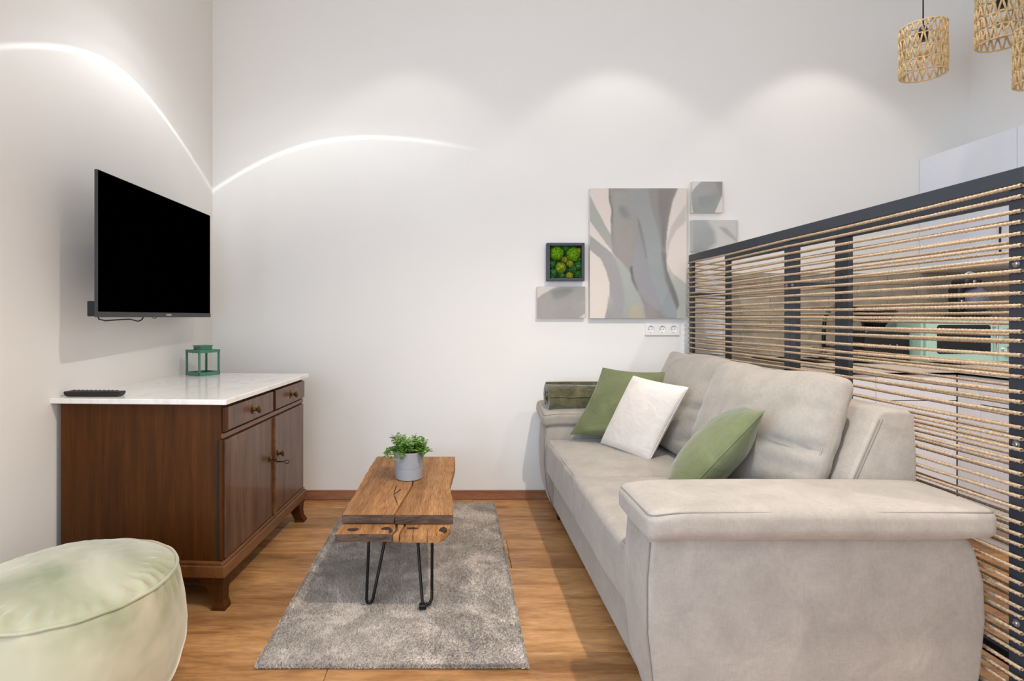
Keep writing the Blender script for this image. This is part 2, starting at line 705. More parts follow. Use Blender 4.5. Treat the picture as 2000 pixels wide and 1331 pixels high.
# baseboards
structure(MB().box(-1.49, 1.66, YB - 0.014, YB - 0.0005, 0.001, 0.057, 0.003).obj('baseboard_back', M_base))
mb = MB()
a, b = wall_x(YR + 0.01), wall_x(YB - 0.016)
mb.add([(a + 0.001, YR + 0.01, 0.001), (a + 0.014, YR + 0.01, 0.001), (b + 0.014, YB - 0.016, 0.001), (b + 0.001, YB - 0.016, 0.001),
        (a + 0.001, YR + 0.01, 0.057), (a + 0.014, YR + 0.01, 0.057), (b + 0.014, YB - 0.016, 0.057), (b + 0.001, YB - 0.016, 0.057)],
       [(0, 3, 2, 1), (4, 5, 6, 7), (0, 1, 5, 4), (1, 2, 6, 5), (2, 3, 7, 6), (3, 0, 4, 7)])
structure(mb.obj('baseboard_left', M_basel))

# ================================================================== SOFA
M_sofa = fabric('grey_velour', (171, 162, 151), (156, 148, 138), 0.85, 0.25, 9, 700, 0.25, wrinkle=0.10, thread=0.30)
M_seam = plain('seam_thread', (140, 132, 124), 0.9)
SO = (0.95, 2.39, 0.0)
sofa = tag(empty('sofa', SO), 'light grey velour two-seat sofa with padded arms along the rope partition', 'sofa')


def sp(mb, name, mat=M_sofa, smooth=True, angle=40):
    return mb.obj(name, mat, sofa, smooth, SO, angle)


def arm(yn, yf, low=0.0):
    front = [(0.545, 0.055), (0.512, 0.16), (0.497, 0.30), (0.497, 0.44), (0.505, 0.535), (0.53, 0.566)]
    back = [(1.315, 0.566), (1.348, 0.52), (1.374, 0.43), (1.378, 0.33), (1.366, 0.20), (1.34, 0.055)]
    mb = MB().prism([(x_, z_ - low * max(0.0, z_ - 0.25) / 0.316) for x_, z_ in front + back], 'y', yn, yf, 0.014, 3)
    o = sp(mb, 'arm', angle=50)
    pts = [(x_ - 0.0012, yn + 0.004, z_ - low * max(0.0, z_ - 0.25) / 0.316) for x_, z_ in front[:-1]]
    MB().tube(pts, 0.0016, 5).obj('seam', M_seam, o, True, SO)
    return o


arm(1.446, 1.655)
arm(3.125, 3.345, 0.045)


def arm_pad(yc, zc, tilt):
    L, wid, th_, r = 0.885, 0.275, 0.074, 0.024
    M = Matrix.Translation((0.928, yc, zc)) @ Matrix.Rotation(math.radians(tilt), 4, 'X')

    def droop(P):
        t = np.clip((-P[:, 0] - 0.33) / 0.11, 0, 1)
        P[:, 2] -= 0.011 * t ** 2
        return np.array([M @ Vector(p) for p in P])
    V, Fc = softbox(L, wid, th_, r, (26, 9, 2), (0.004, 0.004, 0.016), 0.6)
    V[:, 2] += fnoise(V, 9, 7) * 0.0018
    o = sp(MB().add(droop(V), Fc), 'arm_pad', angle=None)
    ins = 0.0055                                       # piping round the top panel and up the front corners
    hx, hy, rc = L / 2 - ins, wid / 2 - ins, 0.02
    pts = []
    for cx, cy, a0 in ((hx - rc, hy - rc, 0), (-hx + rc, hy - rc, PI / 2), (-hx + rc, -hy + rc, PI), (hx - rc, -hy + rc, 3 * PI / 2)):
        for k in range(6):
            a = a0 + PI / 2 * k / 5
            pts.append((cx + rc * math.cos(a), cy + rc * math.sin(a)))
    full = []
    for i in range(len(pts)):
        p, q = np.array(pts[i]), np.array(pts[(i + 1) % len(pts)])
        m = max(1, int(np.linalg.norm(q - p) / 0.04))
        for k in range(m):
            full.append(p + (q - p) * k / m)
    P3 = droop(np.array([(x, y, th_ / 2 - 0.0055) for x, y in full]))
    o2 = MB().tube(P3, 0.0019, 6, True).obj('piping', M_seam, o, True, SO)


arm_pad(1.540, 0.596, 0)
arm_pad(3.238, 0.572, 9)

# base, seat cushions
V, Fc = softbox(0.72, 1.468, 0.185, 0.018, (6, 12, 2), (0.004, 0, 0))
sp(MB().add(V + np.array([0.905, 2.39, 0.148]), Fc), 'base', angle=None)
for yc, sd in ((2.020, 3), (2.757, 8)):
    V, Fc = softbox(0.66, 0.731, 0.19, 0.024, (16, 16, 3), (0.008, 0.0, 0.024), 0.6)
    top = np.clip(V[:, 2] / 0.09, 0, 1)
    V[:, 2] += top * fnoise(V, 10, sd) * 0.004
    V[:, 0] -= np.clip(-V[:, 0] / 0.33, 0, 1) * fnoise(V, 14, sd + 20) * 0.003
    o = sp(MB().add(V + np.array([0.838, yc, 0.3425]), Fc), 'seat_cushion', angle=None)
    for dz, dx in ((0.4315, 0.5142), (0.421, 0.5082)):
        pts = [(dx + 0.0, yc - 0.33 + 0.66 * k / 20, dz) for k in range(21)]
        s2 = MB().tube(pts, 0.0016, 5).obj('seam', M_seam, o, True)
        s2.data.transform(Matrix.Translation((-SO[0], -SO[1], -SO[2])))

# back frame (sloping front, flat top)
prof = [(1.02, 0.20), (1.095, 0.45), (1.262, 0.832), (1.278, 0.842), (1.356, 0.841), (1.374, 0.826), (1.381, 0.70), (1.384, 0.10), (1.30, 0.07), (1.02, 0.07)]
bf = sp(MB().prism(prof, 'y', 1.668, 3.112, 0.012, 3), 'back_frame', angle=50)
for off in (0.0, 0.009):
    pts = [(1.104 + off, 1.6672, 0.45), (1.184 + off, 1.6672, 0.63), (1.264 + off, 1.6672, 0.815)]
    s2 = MB().tube(pts, 0.0017, 5).obj('seam', M_seam, bf, True)
    s2.data.transform(Matrix.Translation((-SO[0], -SO[1], -SO[2])))

for xc, yc, sd, yaw, wd in ((1.104, 2.046, 11, 6.0, 0.675), (1.148, 2.757, 15, 3.0, 0.665)):
    V, Fc = softbox(0.046, wd, 0.49, 0.021, (3, 30, 24), (0.085, 0.003, 0.006), 0.55)
    u, v = V[:, 1] / (wd / 2), V[:, 2] / 0.245
    front = np.clip(-V[:, 0] / 0.03, -1, 1)
    V[:, 0] = np.where(V[:, 0] > 0, V[:, 0] * 0.75, V[:, 0])
    V[:, 0] -= np.sign(front) * fnoise(V * np.array([0.3, 0.6, 1.4]), 15, sd) * 0.007
    for zc, am, ln in ((0.02, 0.022, 0.48), (-0.60, 0.020, 0.55), (0.55, 0.010, 0.3), (-0.25, 0.010, 0.3)):   # creases drawn in from the near edge
        cr = np.exp(-((v - zc - 0.10 * (1 - u) * 0 + 0.20 * (u + 1)) / 0.055) ** 2) * np.clip(1 - (u + 1) / (2 * ln), 0, 1)
        V[:, 0] += np.clip(front, 0, 1) * am * cr
    edge = np.clip((np.maximum(np.abs(u), np.abs(v)) - 0.86) / 0.14, 0, 1)
    V[:, 0] -= front * edge * np.sin(V[:, 1] * 70 + V[:, 2] * 80 + 3 * np.sin(V[:, 1] * 17)) * 0.0022
    V[:, 2] += 0.006 * np.sin(V[:, 1] * 14 + sd) * np.clip(v, 0, 1)
    M = Matrix.Translation((xc, yc, 0.694)) @ Matrix.Rotation(math.radians(yaw), 4, 'Z') @ Matrix.Rotation(math.radians(19), 4, 'Y')
    Vw = np.array([M @ Vector(p) for p in V])
    cu_ = sp(MB().add(Vw, Fc), 'back_cushion', angle=None)
    # piped edges of the narrow border
    for fx in (-0.021, 0.016):
        pts = []
        rc, hy, hz = 0.03, wd / 2 - 0.006, 0.245 - 0.006
        for cy2, cz2, a0 in ((hy - rc, hz - rc, 0), (-hy + rc, hz - rc, PI / 2), (-hy + rc, -hz + rc, PI), (hy - rc, -hz + rc, 1.5 * PI)):
            for k in range(5):
                aa = a0 + PI / 2 * k / 4
                pts.append((cy2 + rc * math.cos(aa), cz2 + rc * math.sin(aa)))
        P3 = [M @ Vector((fx, y_, z_ + 0.006 * math.sin(y_ * 14 + sd) * max(0, z_ / 0.245))) for y_, z_ in pts]
        MB().tube([tuple(p) for p in P3], 0.0024, 6, True).obj('piping', M_sofa, cu_, True, SO)
for x, yy in ((0.60, 1.50), (0.60, 3.29), (0.585, 3.105), (1.28, 1.50), (1.28, 3.29)):
    sp(MB().box(x - 0.022, x + 0.022, yy - 0.022, yy + 0.022, 0.0, 0.07, 0.003), 'foot', M_black, False)

# ---------------------------------------------------------------- loose pillows
M_green = fabric('green_cotton', (118, 124, 88), (98, 105, 72), 0.95, 0.25, 5, 800, 0.3, wrinkle=0.22, wscale=10)
M_cream = fabric('cream_cotton', (236, 226, 216), (224, 214, 204), 0.95, 0.15, 5, 800, 0.2, wrinkle=0.15, wscale=14, thread=0.12)


def seamline(wd, ht, pinch, n=20):
    pts = []
    for k in range(n):
        b = -1 + 2 * k / n
        pts.append((wd / 2 * (1 - pinch * (1 - b * b)), b * ht / 2))
    for k in range(n):
        a = 1 - 2 * k / n
        pts.append((a * wd / 2, ht / 2 * (1 - pinch * (1 - a * a))))
    for k in range(n):
        b = 1 - 2 * k / n
        pts.append((-wd / 2 * (1 - pinch * (1 - b * b)), b * ht / 2))
    for k in range(n):
        a = -1 + 2 * k / n
        pts.append((a * wd / 2, -ht / 2 * (1 - pinch * (1 - a * a))))
    return [(x, y, 0) for x, y in pts]


def throw_pillow(label, c, ex, ey, wd, ht, th, mat, seed, pinch=0.06, power=0.5, wr=0.005, name='throw_pillow'):
    ex, ey = Vector(ex).normalized(), Vector(ey).normalized()
    t = tag(empty(name), label, 'pillow')
    t.matrix_world = frame_mat(c, ex, ey)
    sh = ex.dot(ey)                                    # soft pillow slumped out of square
    V, Fc = pillow(wd, ht, th, 40, pinch, seed, wr, power)
    V[:, 0] += V[:, 1] * sh
    V[:, 1] *= math.sqrt(1 - sh * sh)
    o = MB().add(V, Fc).obj('cover', mat, t, True)
    weld(o.data, 2e-4)
    o.data.shade_smooth()
    MB().tube([(x + y * sh, y * math.sqrt(1 - sh * sh), 0) for x, y, _ in seamline(wd, ht, pinch)], 0.0022, 6, True).obj('piping', mat, t, True)
    return t


throw_pillow('sage green square pillow leaning by the rolled blanket at the far sofa arm', (0.885, 2.965, 0.662), (0.315, -0.2, 0.0), (0.195, 0.10, 0.333), 0.39, 0.42, 0.15, M_green, 5, 0.09, 0.55, 0.012)
throw_pillow('cream white square pillow propped in front of the far green pillow', (0.900, 2.715, 0.632), (0.140, -0.30, -0.018), (0.128, -0.125, 0.358), 0.345, 0.41, 0.10, M_cream, 9, 0.03, 0.36, 0.004)
throw_pillow('green ribbed pillow standing on edge behind the near sofa arm', (0.905, 1.985, 0.628), (0.36, 0.92, -0.09), (0.62, -0.14, 0.76), 0.40, 0.46, 0.165, M_green, 14, 0.06, 0.55, 0.006)

# ---------------------------------------------------------------- rolled blanket
M_throw = fabric('olive_plush', (110, 105, 74), (58, 56, 36), 0.9, 0.6, 11, 500, 0.5, wrinkle=0.5, stretch=(1, 1, 1), wscale=22)
bl = tag(empty('rolled_blanket', (0.522, 3.205, 0.578)), 'dark olive plush blanket rolled up on the far sofa arm', 'blanket')
outer, inner = [], []
turns, R0, th = 3.2, 0.020, 0.0192
n = 110
for k in range(n + 1):
    a = turns * 2 * PI * k / n
    r = R0 + th * a / (2 * PI)
    g = 0.9 * th
    sq = 1 + 0.06 * math.sin(2 * a + 0.5)
    outer.append((math.cos(a) * (r + g / 2) * sq, math.sin(a) * (r + g / 2)))
    inner.append((math.cos(a) * (r - g / 2) * sq, math.sin(a) * (r - g / 2)))
V, Fc = [], []
segs = 12
for j in range(segs + 1):
    x = 0.34 * j / segs
    for i in range(n + 1):
        wob = 1 + 0.015 * math.sin(9 * x + i * 0.11)
        xo = x + 0.004 * math.sin(i * 0.23) * (1 if j == 0 else 0)
        V.append((xo, outer[i][0] * wob, outer[i][1] * wob + 0.083))
    for i in range(n + 1):
        V.append((x, inner[i][0], inner[i][1] + 0.083))
N = 2 * (n + 1)
for j in range(segs):
    for i in range(n):
        Fc.append((j * N + i, j * N + i + 1, (j + 1) * N + i + 1, (j + 1) * N + i))
        a = n + 1
        Fc.append((j * N + a + i, (j + 1) * N + a + i, (j + 1) * N + a + i + 1, j * N + a + i + 1))
    Fc.append((j * N + n, j * N + 2 * n + 1, (j + 1) * N + 2 * n + 1, (j + 1) * N + n))
for j in (0, segs):
    for i in range(n):
        Fc.append((j * N + i, j * N + n + 1 + i, j * N + n + 2 + i, j * N + i + 1))
MB().add(V, Fc).obj('plush_roll', M_throw, bl, True, None, 50)
pts = [(0.005 + 0.33 * k / 10, -0.080 + 0.001 * math.sin(k), 0.095 + 0.002 * math.sin(k * 1.3)) for k in range(11)]
MB().tube(pts, 0.003, 6).obj('hem', M_throw, bl, True)

# ================================================================== SIDEBOARD
M_oak = wood('dark_oak', (64, 34, 8), (76, 42, 11), (88, 50, 16), (24, 24, 1.4), rough=0.5, bump=0.12, fine=6, coat=0.0, streak=0.35, spec=0.15)
M_oakf = wood('dark_oak_front', (78, 50, 32), (100, 68, 46), (122, 86, 60), (16, 16, 1.3), rough=0.36, bump=0.3, fine=7, coat=0.2, streak=0.6)
M_oakr = wood('dark_oak_rail', (84, 50, 24), (108, 68, 36), (126, 84, 48), (14, 0.9, 14), rough=0.36, bump=0.15, fine=8, coat=0.25, streak=0.5)
s_ = NT('pale_marble')
v = s_.coords((3, 1.1, 1), 0)
f1 = s_.noise(v, 3.2, 6, 0.62, 1.6)
f2 = s_.noise(s_.coords(), 40, 4)
col = s_.ramp(f1, [(0.36, lin((228, 224, 221))), (0.46, lin((238, 234, 229))), (0.56, lin((241, 237, 232))), (0.66, lin((230, 225, 220)))])
col = s_.mix(0.12, col, s_.ramp(f2, [(0.3, (0.7, 0.66, 0.6)), (0.65, (1, 1, 1))]), 'MULTIPLY')
s_.set(0.16, 0, 0.5, color=col)
M_marble = s_.m

sb = tag(empty('sideboard', (-1.572, 2.163, 0.0), -math.atan(0.056)), 'dark oak sideboard with pale marble top against the left wall', 'sideboard')
MB().box(0.028, 0.672, 0.02, 0.957, 0.17, 0.784, 0.003).obj('body', M_oak, sb)
MB().box(0.0, 0.70, 0.0, 0.995, 0.785, 0.806, 0.003).obj('marble_top', M_marble, sb)
# plinth with a stepped moulding
MB().box(0.022, 0.692, 0.004, 0.975, 0.122, 0.168, 0.004).box(0.026, 0.684, 0.011, 0.968, 0.166, 0.182, 0.005).obj('plinth', M_oakr, sb)
# corner post strips on the near side
MB().box(0.653, 0.6555, 0.0185, 0.022, 0.184, 0.648).box(0.659, 0.661, 0.0185, 0.022, 0.184, 0.648).obj('bead', M_gap, sb)
MB().box(0.662, 0.677, 0.016, 0.03, 0.184, 0.650, 0.003).obj('corner_post', M_oak, sb)
# rail under the drawers
MB().box(0.66, 0.680, 0.0215, 0.956, 0.652, 0.672, 0.003).obj('drawer_rail', M_oakr, sb)


def knob(c, parent, s=1.0):
    prof = [(0.019, 0.0), (0.019, 0.002), (0.013, 0.004), (0.0075, 0.007), (0.006, 0.012), (0.007, 0.018), (0.012, 0.022), (0.0155, 0.026), (0.0155, 0.029), (0.009, 0.034), (0.002, 0.035)]
    m = MB().lathe([(r * s, z * s) for r, z in prof], 20, c, 'x')
    o = m.obj('knob', M_brass, parent, True, None, 35)
    return o


for y0, y1 in ((0.032, 0.500), (0.520, 0.948)):
    dr = MB().box(0.672, 0.690, y0, y1, 0.680, 0.772, 0.005).obj('drawer', M_oakf, sb)
    knob((0.690, (y0 + y1) / 2, 0.726), dr, 1.1)
    MB().box(0.6735, 0.694, y0 - 0.006, y0 - 0.0005, 0.680, 0.772).obj('end_bead', M_oak, dr)
dl = MB().box(0.672, 0.684, 0.032, 0.505, 0.188, 0.646, 0.002).obj('door', M_oakf, sb)
dr_ = MB().box(0.672, 0.684, 0.530, 0.945, 0.188, 0.646, 0.002).obj('door', M_oakf, sb)
MB().box(0.672, 0.6955, 0.507, 0.528, 0.188, 0.646, 0.004).obj('astragal', M_oakr, dr_)
knob((0.684, 0.468, 0.465), dl)
knob((0.684, 0.566, 0.465), dr_)
# key with a ring bow in the right door
mb = MB().tube([(0.686, 0.545, 0.43), (0.715, 0.545, 0.43), (0.726, 0.545, 0.43)], 0.0028, 8)
mb.tube([(0.726 + 0.011 + 0.011 * math.cos(2 * PI * k / 16), 0.545, 0.43 + 0.008 * math.sin(2 * PI * k / 16)) for k in range(16)], 0.0022, 6, True)
mb.lathe([(0.011, 0), (0.011, 0.003), (0.003, 0.004)], 16, (0.684, 0.545, 0.43), 'x')
mb.obj('key', M_iron, dr_, True)


def bracket_foot(x, y, sx, sy):
    """bracket foot: broad under the plinth, waisted, then kicked out at the toe"""
    bm = bmesh.new()
    lev = [(0.121, 0.100, 0.0), (0.106, 0.094, 0.0), (0.094, 0.072, -0.004), (0.06, 0.052, -0.006), (0.03, 0.046, -0.002), (0.012, 0.050, 0.008), (0.0, 0.054, 0.010)]
    rings = []
    for z, wdt, out in lev:
        xs = (x + sx * out, x + sx * (out - wdt))
        ys = (y + sy * out, y + sy * (out - wdt))
        rings.append([bm.verts.new((xs[0], ys[0], z)), bm.verts.new((xs[1], ys[0], z)), bm.verts.new((xs[1], ys[1], z)), bm.verts.new((xs[0], ys[1], z))])
    for i in range(len(rings) - 1):
        for k in range(4):
            bm.faces.new((rings[i][k], rings[i][(k + 1) % 4], rings[i + 1][(k + 1) % 4], rings[i + 1][k]))
    bm.faces.new(rings[0])
    bm.faces.new(rings[-1])
    return MB().bm(bm).obj('foot', M_oak, sb)


for x, y, sx, sy in ((0.684, 0.012, 1, -1), (0.684, 0.966, 1, 1), (0.03, 0.012, -1, -1), (0.03, 0.966, -1, 1)):
    bracket_foot(x, y, sx, sy)

# remote control
M_btn = plain('grey_rubber_button', (70, 70, 72), 0.6)
M_red = plain('red_button', (190, 50, 40), 0.5)
rc = tag(empty('remote_control', (-1.435, 2.222, 0.8065), math.radians(-2)), 'black television remote lying on the near end of the marble top', 'remote')
V, Fc = softbox(0.225, 0.048, 0.02, 0.008, (6, 3, 1), (0, 0, 0.001))
V[:, 2] += 0.010
V[:, 0] += np.sign(V[:, 0]) * (V[:, 2] - 0.010) * 0.5
MB().add(V, Fc).obj('shell', M_black, rc, True)
for i in range(11):
    for j in range(3):
        m_ = M_red if (i == 0 and j == 0) else M_btn
        MB().box(-0.098 + i * 0.0175, -0.089 + i * 0.0175, -0.016 + j * 0.0125, -0.009 + j * 0.0125, 0.019, 0.0225, 0.001).obj('button', m_, rc)

# lantern
M_mint = plain('mint_green_enamel', (72, 128, 104), 0.45, 0, 0.5, var=0.1, vscale=40)
s_ = NT('clear_pane')
s_.set(0.02, 0, 0.5, color=(0.97, 1.0, 0.99))
s_.b.inputs['Transmission Weight'].default_value = 1.0
s_.b.inputs['IOR'].default_value = 1.03
M_pane = s_.m
ln = tag(empty('lantern', (-1.378, 3.045, 0.8065), math.radians(57)), 'small mint green metal lantern with glass panes on the marble top', 'lantern')
h, q, t_ = 0.134, 0.062, 0.009
for a in (-1, 1):
    for b in (-1, 1):
        MB().box(min(a * q, a * (q - t_)), max(a * q, a * (q - t_)), min(b * q, b * (q - t_)), max(b * q, b * (q - t_)), 0.0, h).obj('corner_post', M_mint, ln)
MB().box(-q, q, -q, q, 0.0, 0.008, 0.001).obj('base', M_mint, ln)
for z0, z1 in ((0.008, 0.018), (h - 0.012, h)):
    mb = MB()
    for sgn in (-1, 1):
        a, b = sorted((sgn * q, sgn * (q - 0.003)))
        mb.box(-q, q, a, b, z0, z1).box(a, b, -q, q, z0, z1)
    mb.obj('frame_rail', M_mint, ln)
MB().box(-q - 0.001, q + 0.001, -q - 0.001, q + 0.001, h, h + 0.004, 0.001).obj('lid', M_mint, ln)
MB().box(-0.034, 0.034, -0.034, 0.034, h + 0.004, h + 0.024, 0.002).box(-0.037, 0.037, -0.037, 0.037, h + 0.022, h + 0.027, 0.001).obj('chimney', M_mint, ln)
MB().tube([(-0.036, 0.0, h + 0.008), (-0.050, 0.0, h + 0.010), (-0.056, 0.0, h - 0.005), (-0.058, 0.0, h - 0.02)], 0.0012, 6).obj('handle_wire', M_blackm, ln, True)
for k in range(4):
    m_ = MB().box(-q + t_, q - t_, q - 0.005, q - 0.0035, 0.018, h - 0.012)
    o = m_.obj('pane', M_pane, ln)
    o.data.transform(Matrix.Rotation(k * PI / 2, 4, 'Z'))

# ================================================================== TELEVISION
s_ = NT('unlit_screen')
f = s_.noise(s_.coords(), 3, 2)
s_.set(0.9, 0, 0.0, color=s_.ramp(f, [(0, (0.0002,) * 3), (1, (0.0004,) * 3)]))
M_screen = s_.m
M_tvb = plain('dark_grey_bezel', (46, 45, 46), 0.42)
TVX, TY0, TY1, TZ0, TZ1 = -1.355, 2.118, 3.086, 1.12, 1.683
tv = tag(empty('television', (TVX, (TY0 + TY1) / 2, (TZ0 + TZ1) / 2)), 'flat black television mounted on the left wall above the sideboard', 'television')
TO = (TVX, (TY0 + TY1) / 2, (TZ0 + TZ1) / 2)
MB().box(TVX - 0.016, TVX - 0.003, TY0, TY1, TZ0, TZ1, 0.002).obj('cabinet', M_tvb, tv, off=TO)
MB().box(TVX - 0.004, TVX, TY0 + 0.004, TY1 - 0.004, TZ0 + 0.022, TZ1 - 0.004).obj('screen', M_screen, tv, off=TO)
MB().box(TVX - 0.005, TVX + 0.0015, TY0, TY1, TZ0, TZ0 + 0.021, 0.001).obj('lower_bezel', M_tvb, tv, off=TO)
MB().box(TVX - 0.075, TVX - 0.0155, TY0 + 0.12, TY1 - 0.12, TZ0 + 0.02, TZ1 - 0.2, 0.012).obj('rear_housing', M_black, tv, off=TO)
me = text_mesh('STRONG', 0.0125)
me.transform(Matrix.Translation((TVX + 0.0022 - TO[0], 2.635 - TO[1], TZ0 + 0.0105 - TO[2])) @ Matrix.Rotation(PI / 2, 4, 'Z') @ Matrix.Rotation(PI / 2, 4, 'X'))
link('lettering', me, plain('silver_print', (205, 205, 205), 0.4), tv)
xw = wall_x(2.6)
MB().box(xw + 0.002, xw + 0.018, 2.50, 2.70, 1.28, 1.50, 0.002).box(xw + 0.015, TVX - 0.074, 2.56, 2.64, 1.36, 1.40, 0.003).obj('wall_bracket', M_blackm, tv, off=TO)
MB().box(TVX - 0.050, TVX - 0.0155, TY0 + 0.01, TY0 + 0.055, TZ0 + 0.003, TZ0 + 0.062, 0.003).obj('connector_block', M_black, tv, off=TO)
cp = [(TVX - 0.05, 2.19, TZ0 + 0.01), (TVX - 0.05, 2.20, TZ0 - 0.008), (TVX - 0.05, 2.24, TZ0 - 0.014), (TVX - 0.05, 2.32, TZ0 - 0.011), (TVX - 0.05, 2.41, TZ0 - 0.009), (TVX - 0.05, 2.47, TZ0 - 0.018),
      (TVX - 0.05, 2.50, TZ0 - 0.012), (TVX - 0.05, 2.515, TZ0 + 0.004)]
MB().tube(cp, 0.0028, 8).obj('cable', M_black, tv, True, off=TO)
cp = [(TVX - 0.05, 2.58 + 0.05 * k / 6, TZ0 + 0.004 - 0.010 * math.sin(PI * k / 6)) for k in range(7)]
MB().tube(cp, 0.002, 6).obj('cable', plain('brown_cable', (150, 100, 70), 0.5), tv, True, off=TO)

# ================================================================== RUG
s_ = NT('grey_pile')
v = s_.coords()
f1 = s_.noise(v, 5.5, 5, 0.6, 0.9)
f2 = s_.noise(v, 150, 3, 0.7)
c1 = s_.ramp(f1, [(0.36, lin((172, 162, 152))), (0.50, lin((190, 179, 168))), (0.62, lin((216, 205, 194)))])
c1 = s_.mix(0.65, c1, s_.ramp(f2, [(0.30, (0.62, 0.61, 0.60)), (0.62, (1.12, 1.11, 1.10))]), 'MULTIPLY')
s_.set(0.95, 0, 0.1, 0.25, color=c1)
s_.bump(s_.noise(v, 260, 2), 0.8, 0.004)
M_rug = s_.m
RX0, RX1, RY0, RY1 = -0.638, 0.232, 1.772, 3.322
RO = ((RX0 + RX1) / 2, (RY0 + RY1) / 2, 0.0)
rug = tag(empty('rug', RO), 'light grey short-pile rug under the wooden coffee table', 'rug')
V, Fc = softbox(RX1 - RX0 - 0.010, RY1 - RY0 - 0.010, 0.014, 0.006, (60, 100, 1))
V[:, 2] += 0.0075 + np.where(V[:, 2] > 0, fnoise(V, 60, 2) * 0.0008, 0)
MB().add(V, Fc).obj('backing', M_rug, rug, True)
rng = np.random.default_rng(5)
NTF = 110000
bx = rng.uniform(-(RX1 - RX0) / 2, (RX1 - RX0) / 2, NTF)
by = rng.uniform(-(RY1 - RY0) / 2, (RY1 - RY0) / 2, NTF)
ne = 16000                                             # the bound edge carries a denser fringe of pile
by[:ne // 2] = np.sign(by[:ne // 2]) * ((RY1 - RY0) / 2 - rng.uniform(0, 0.006, ne // 2))
bx[ne // 2:ne] = np.sign(bx[ne // 2:ne]) * ((RX1 - RX0) / 2 - rng.uniform(0, 0.006, ne - ne // 2))
lean = rng.normal(0, 0.0035, (NTF, 2)) + 0.003 * np.stack([np.sin(by * 5 + bx * 3), np.cos(bx * 7 - by * 2)], 1)
ang = rng.uniform(0, PI, NTF)
ex_ = np.clip((np.abs(bx) - (RX1 - RX0) / 2 + 0.010) / 0.010, 0, 1)
ey_ = np.clip((np.abs(by) - (RY1 - RY0) / 2 + 0.010) / 0.010, 0, 1)
edge = np.maximum(ex_, ey_)
wv = np.stack([np.cos(ang), np.sin(ang), np.zeros(NTF)], 1) * 0.0022
base = np.stack([bx, by, 0.0135 - 0.011 * edge * rng.random(NTF)], 1)
tip = base + np.stack([lean[:, 0], lean[:, 1], rng.uniform(0.005, 0.010, NTF)], 1)
VV = np.concatenate([(base - wv)[:, None], (base + wv)[:, None], tip[:, None]], 1).reshape(-1, 3)
me = bpy.data.meshes.new('pile')
me.vertices.add(len(VV))
me.vertices.foreach_set('co', VV.astype(np.float32).ravel())
me.loops.add(len(VV))
me.loops.foreach_set('vertex_index', np.arange(len(VV), dtype=np.int32))
me.polygons.add(NTF)
me.polygons.foreach_set('loop_start', np.arange(0, len(VV), 3, dtype=np.int32))
me.update(calc_edges=True)
me.validate()
stuff(link('pile', me, M_rug, rug))

# ================================================================== COFFEE TABLE
s_ = NT('weathered_oak')
v = s_.coords((16, 1.0, 16), 13)
f1 = s_.noise(v, 1.0, 5, 0.6, 0.8)
f2 = s_.noise(v, 14, 4, 0.75, 0.3)
f3 = s_.noise(s_.coords((1, 1, 1), 3), 5, 3)
c1 = s_.ramp(f1, [(0.25, lin((128, 86, 50))), (0.5, lin((176, 126, 78))), (0.75, lin((204, 156, 104)))])
c1 = s_.mix(0.75, c1, s_.ramp(f2, [(0.34, (0.34, 0.27, 0.22)), (0.56, (1, 1, 1))]), 'MULTIPLY')
c1 = s_.mix(0.35, c1, s_.ramp(f3, [(0.35, (0.6, 0.52, 0.45)), (0.6, (1, 1, 1))]), 'MULTIPLY')
s_.set(0.62, 0, 0.3, color=c1)
s_.bump(f2, 0.7, 0.004)
M_slab = s_.m
s_ = NT('grey_end_grain')
v = s_.coords((10, 40, 40), 5)
f1 = s_.noise(v, 1.0, 5, 0.7, 0.5)
c1 = s_.ramp(f1, [(0.3, lin((48, 38, 32))), (0.55, lin((92, 74, 62))), (0.75, lin((128, 102, 82)))])
s_.set(0.8, 0, 0.2, color=c1)
s_.bump(f1, 0.6, 0.003)
M_end = s_.m
M_knot = plain('dark_knot', (52, 30, 16), 0.8, var=0.4, vscale=90, bump=0.5)
TO2 = (-0.215, 2.58, 0.0)
ct = tag(empty('coffee_table', TO2), 'low coffee table of weathered oak slabs on black hairpin legs', 'table')
TZ = 0.360


def jag(pts, amp, seed, step=0.035):
    r = random.Random(seed)
    out = []
    for (x0, y0), (x1, y1) in zip(pts[:-1], pts[1:]):
        n_ = max(1, int(math.hypot(x1 - x0, y1 - y0) / step))
        for k in range(n_):
            j = amp if k else amp * 0.3
            out.append((x0 + (x1 - x0) * k / n_ + r.uniform(-j, j), y0 + (y1 - y0) * k / n_ + r.uniform(-j, j) * 0.5))
    out.append(pts[-1])
    return out


YT0, YT1 = 2.150, 3.050
crack = [(-0.236, YT0), (-0.226, 2.24), (-0.214, 2.36), (-0.203, 2.46), (-0.196, 2.56), (-0.199, 2.75), (-0.192, 2.9), (-0.188, YT1)]
cl = jag(crack, 0.0012, 1)
left_e = jag([(-0.430, YT1), (-0.436, 2.8), (-0.434, 2.5), (-0.438, 2.3), (-0.438, YT0)], 0.0022, 2)
right_e = jag([(-0.010, YT0), (-0.010, 2.28), (-0.020, 2.42), (-0.026, 2.55), (-0.014, 2.72), (-0.004, 2.85), (-0.004, YT1)], 0.002, 3)
pl_left = left_e + [(x - 0.0015 - 0.002 * abs(math.sin(9 * y)), y) for x, y in cl]
pl_right = [(x + 0.0015 + 0.002 * abs(math.sin(7 * y)), y) for x, y in cl] [::-1] + right_e


def board(poly, z0, z1, nm='plank'):
    mb = MB().prism(poly, 'z', z0, z1, 0.004, 2)
    o = mb.obj(nm, M_slab, ct, True, TO2, 40)
    o.data.materials.append(M_end)
    for p in o.data.polygons:
        if p.normal.y < -0.75:
            p.material_index = 1
    return o


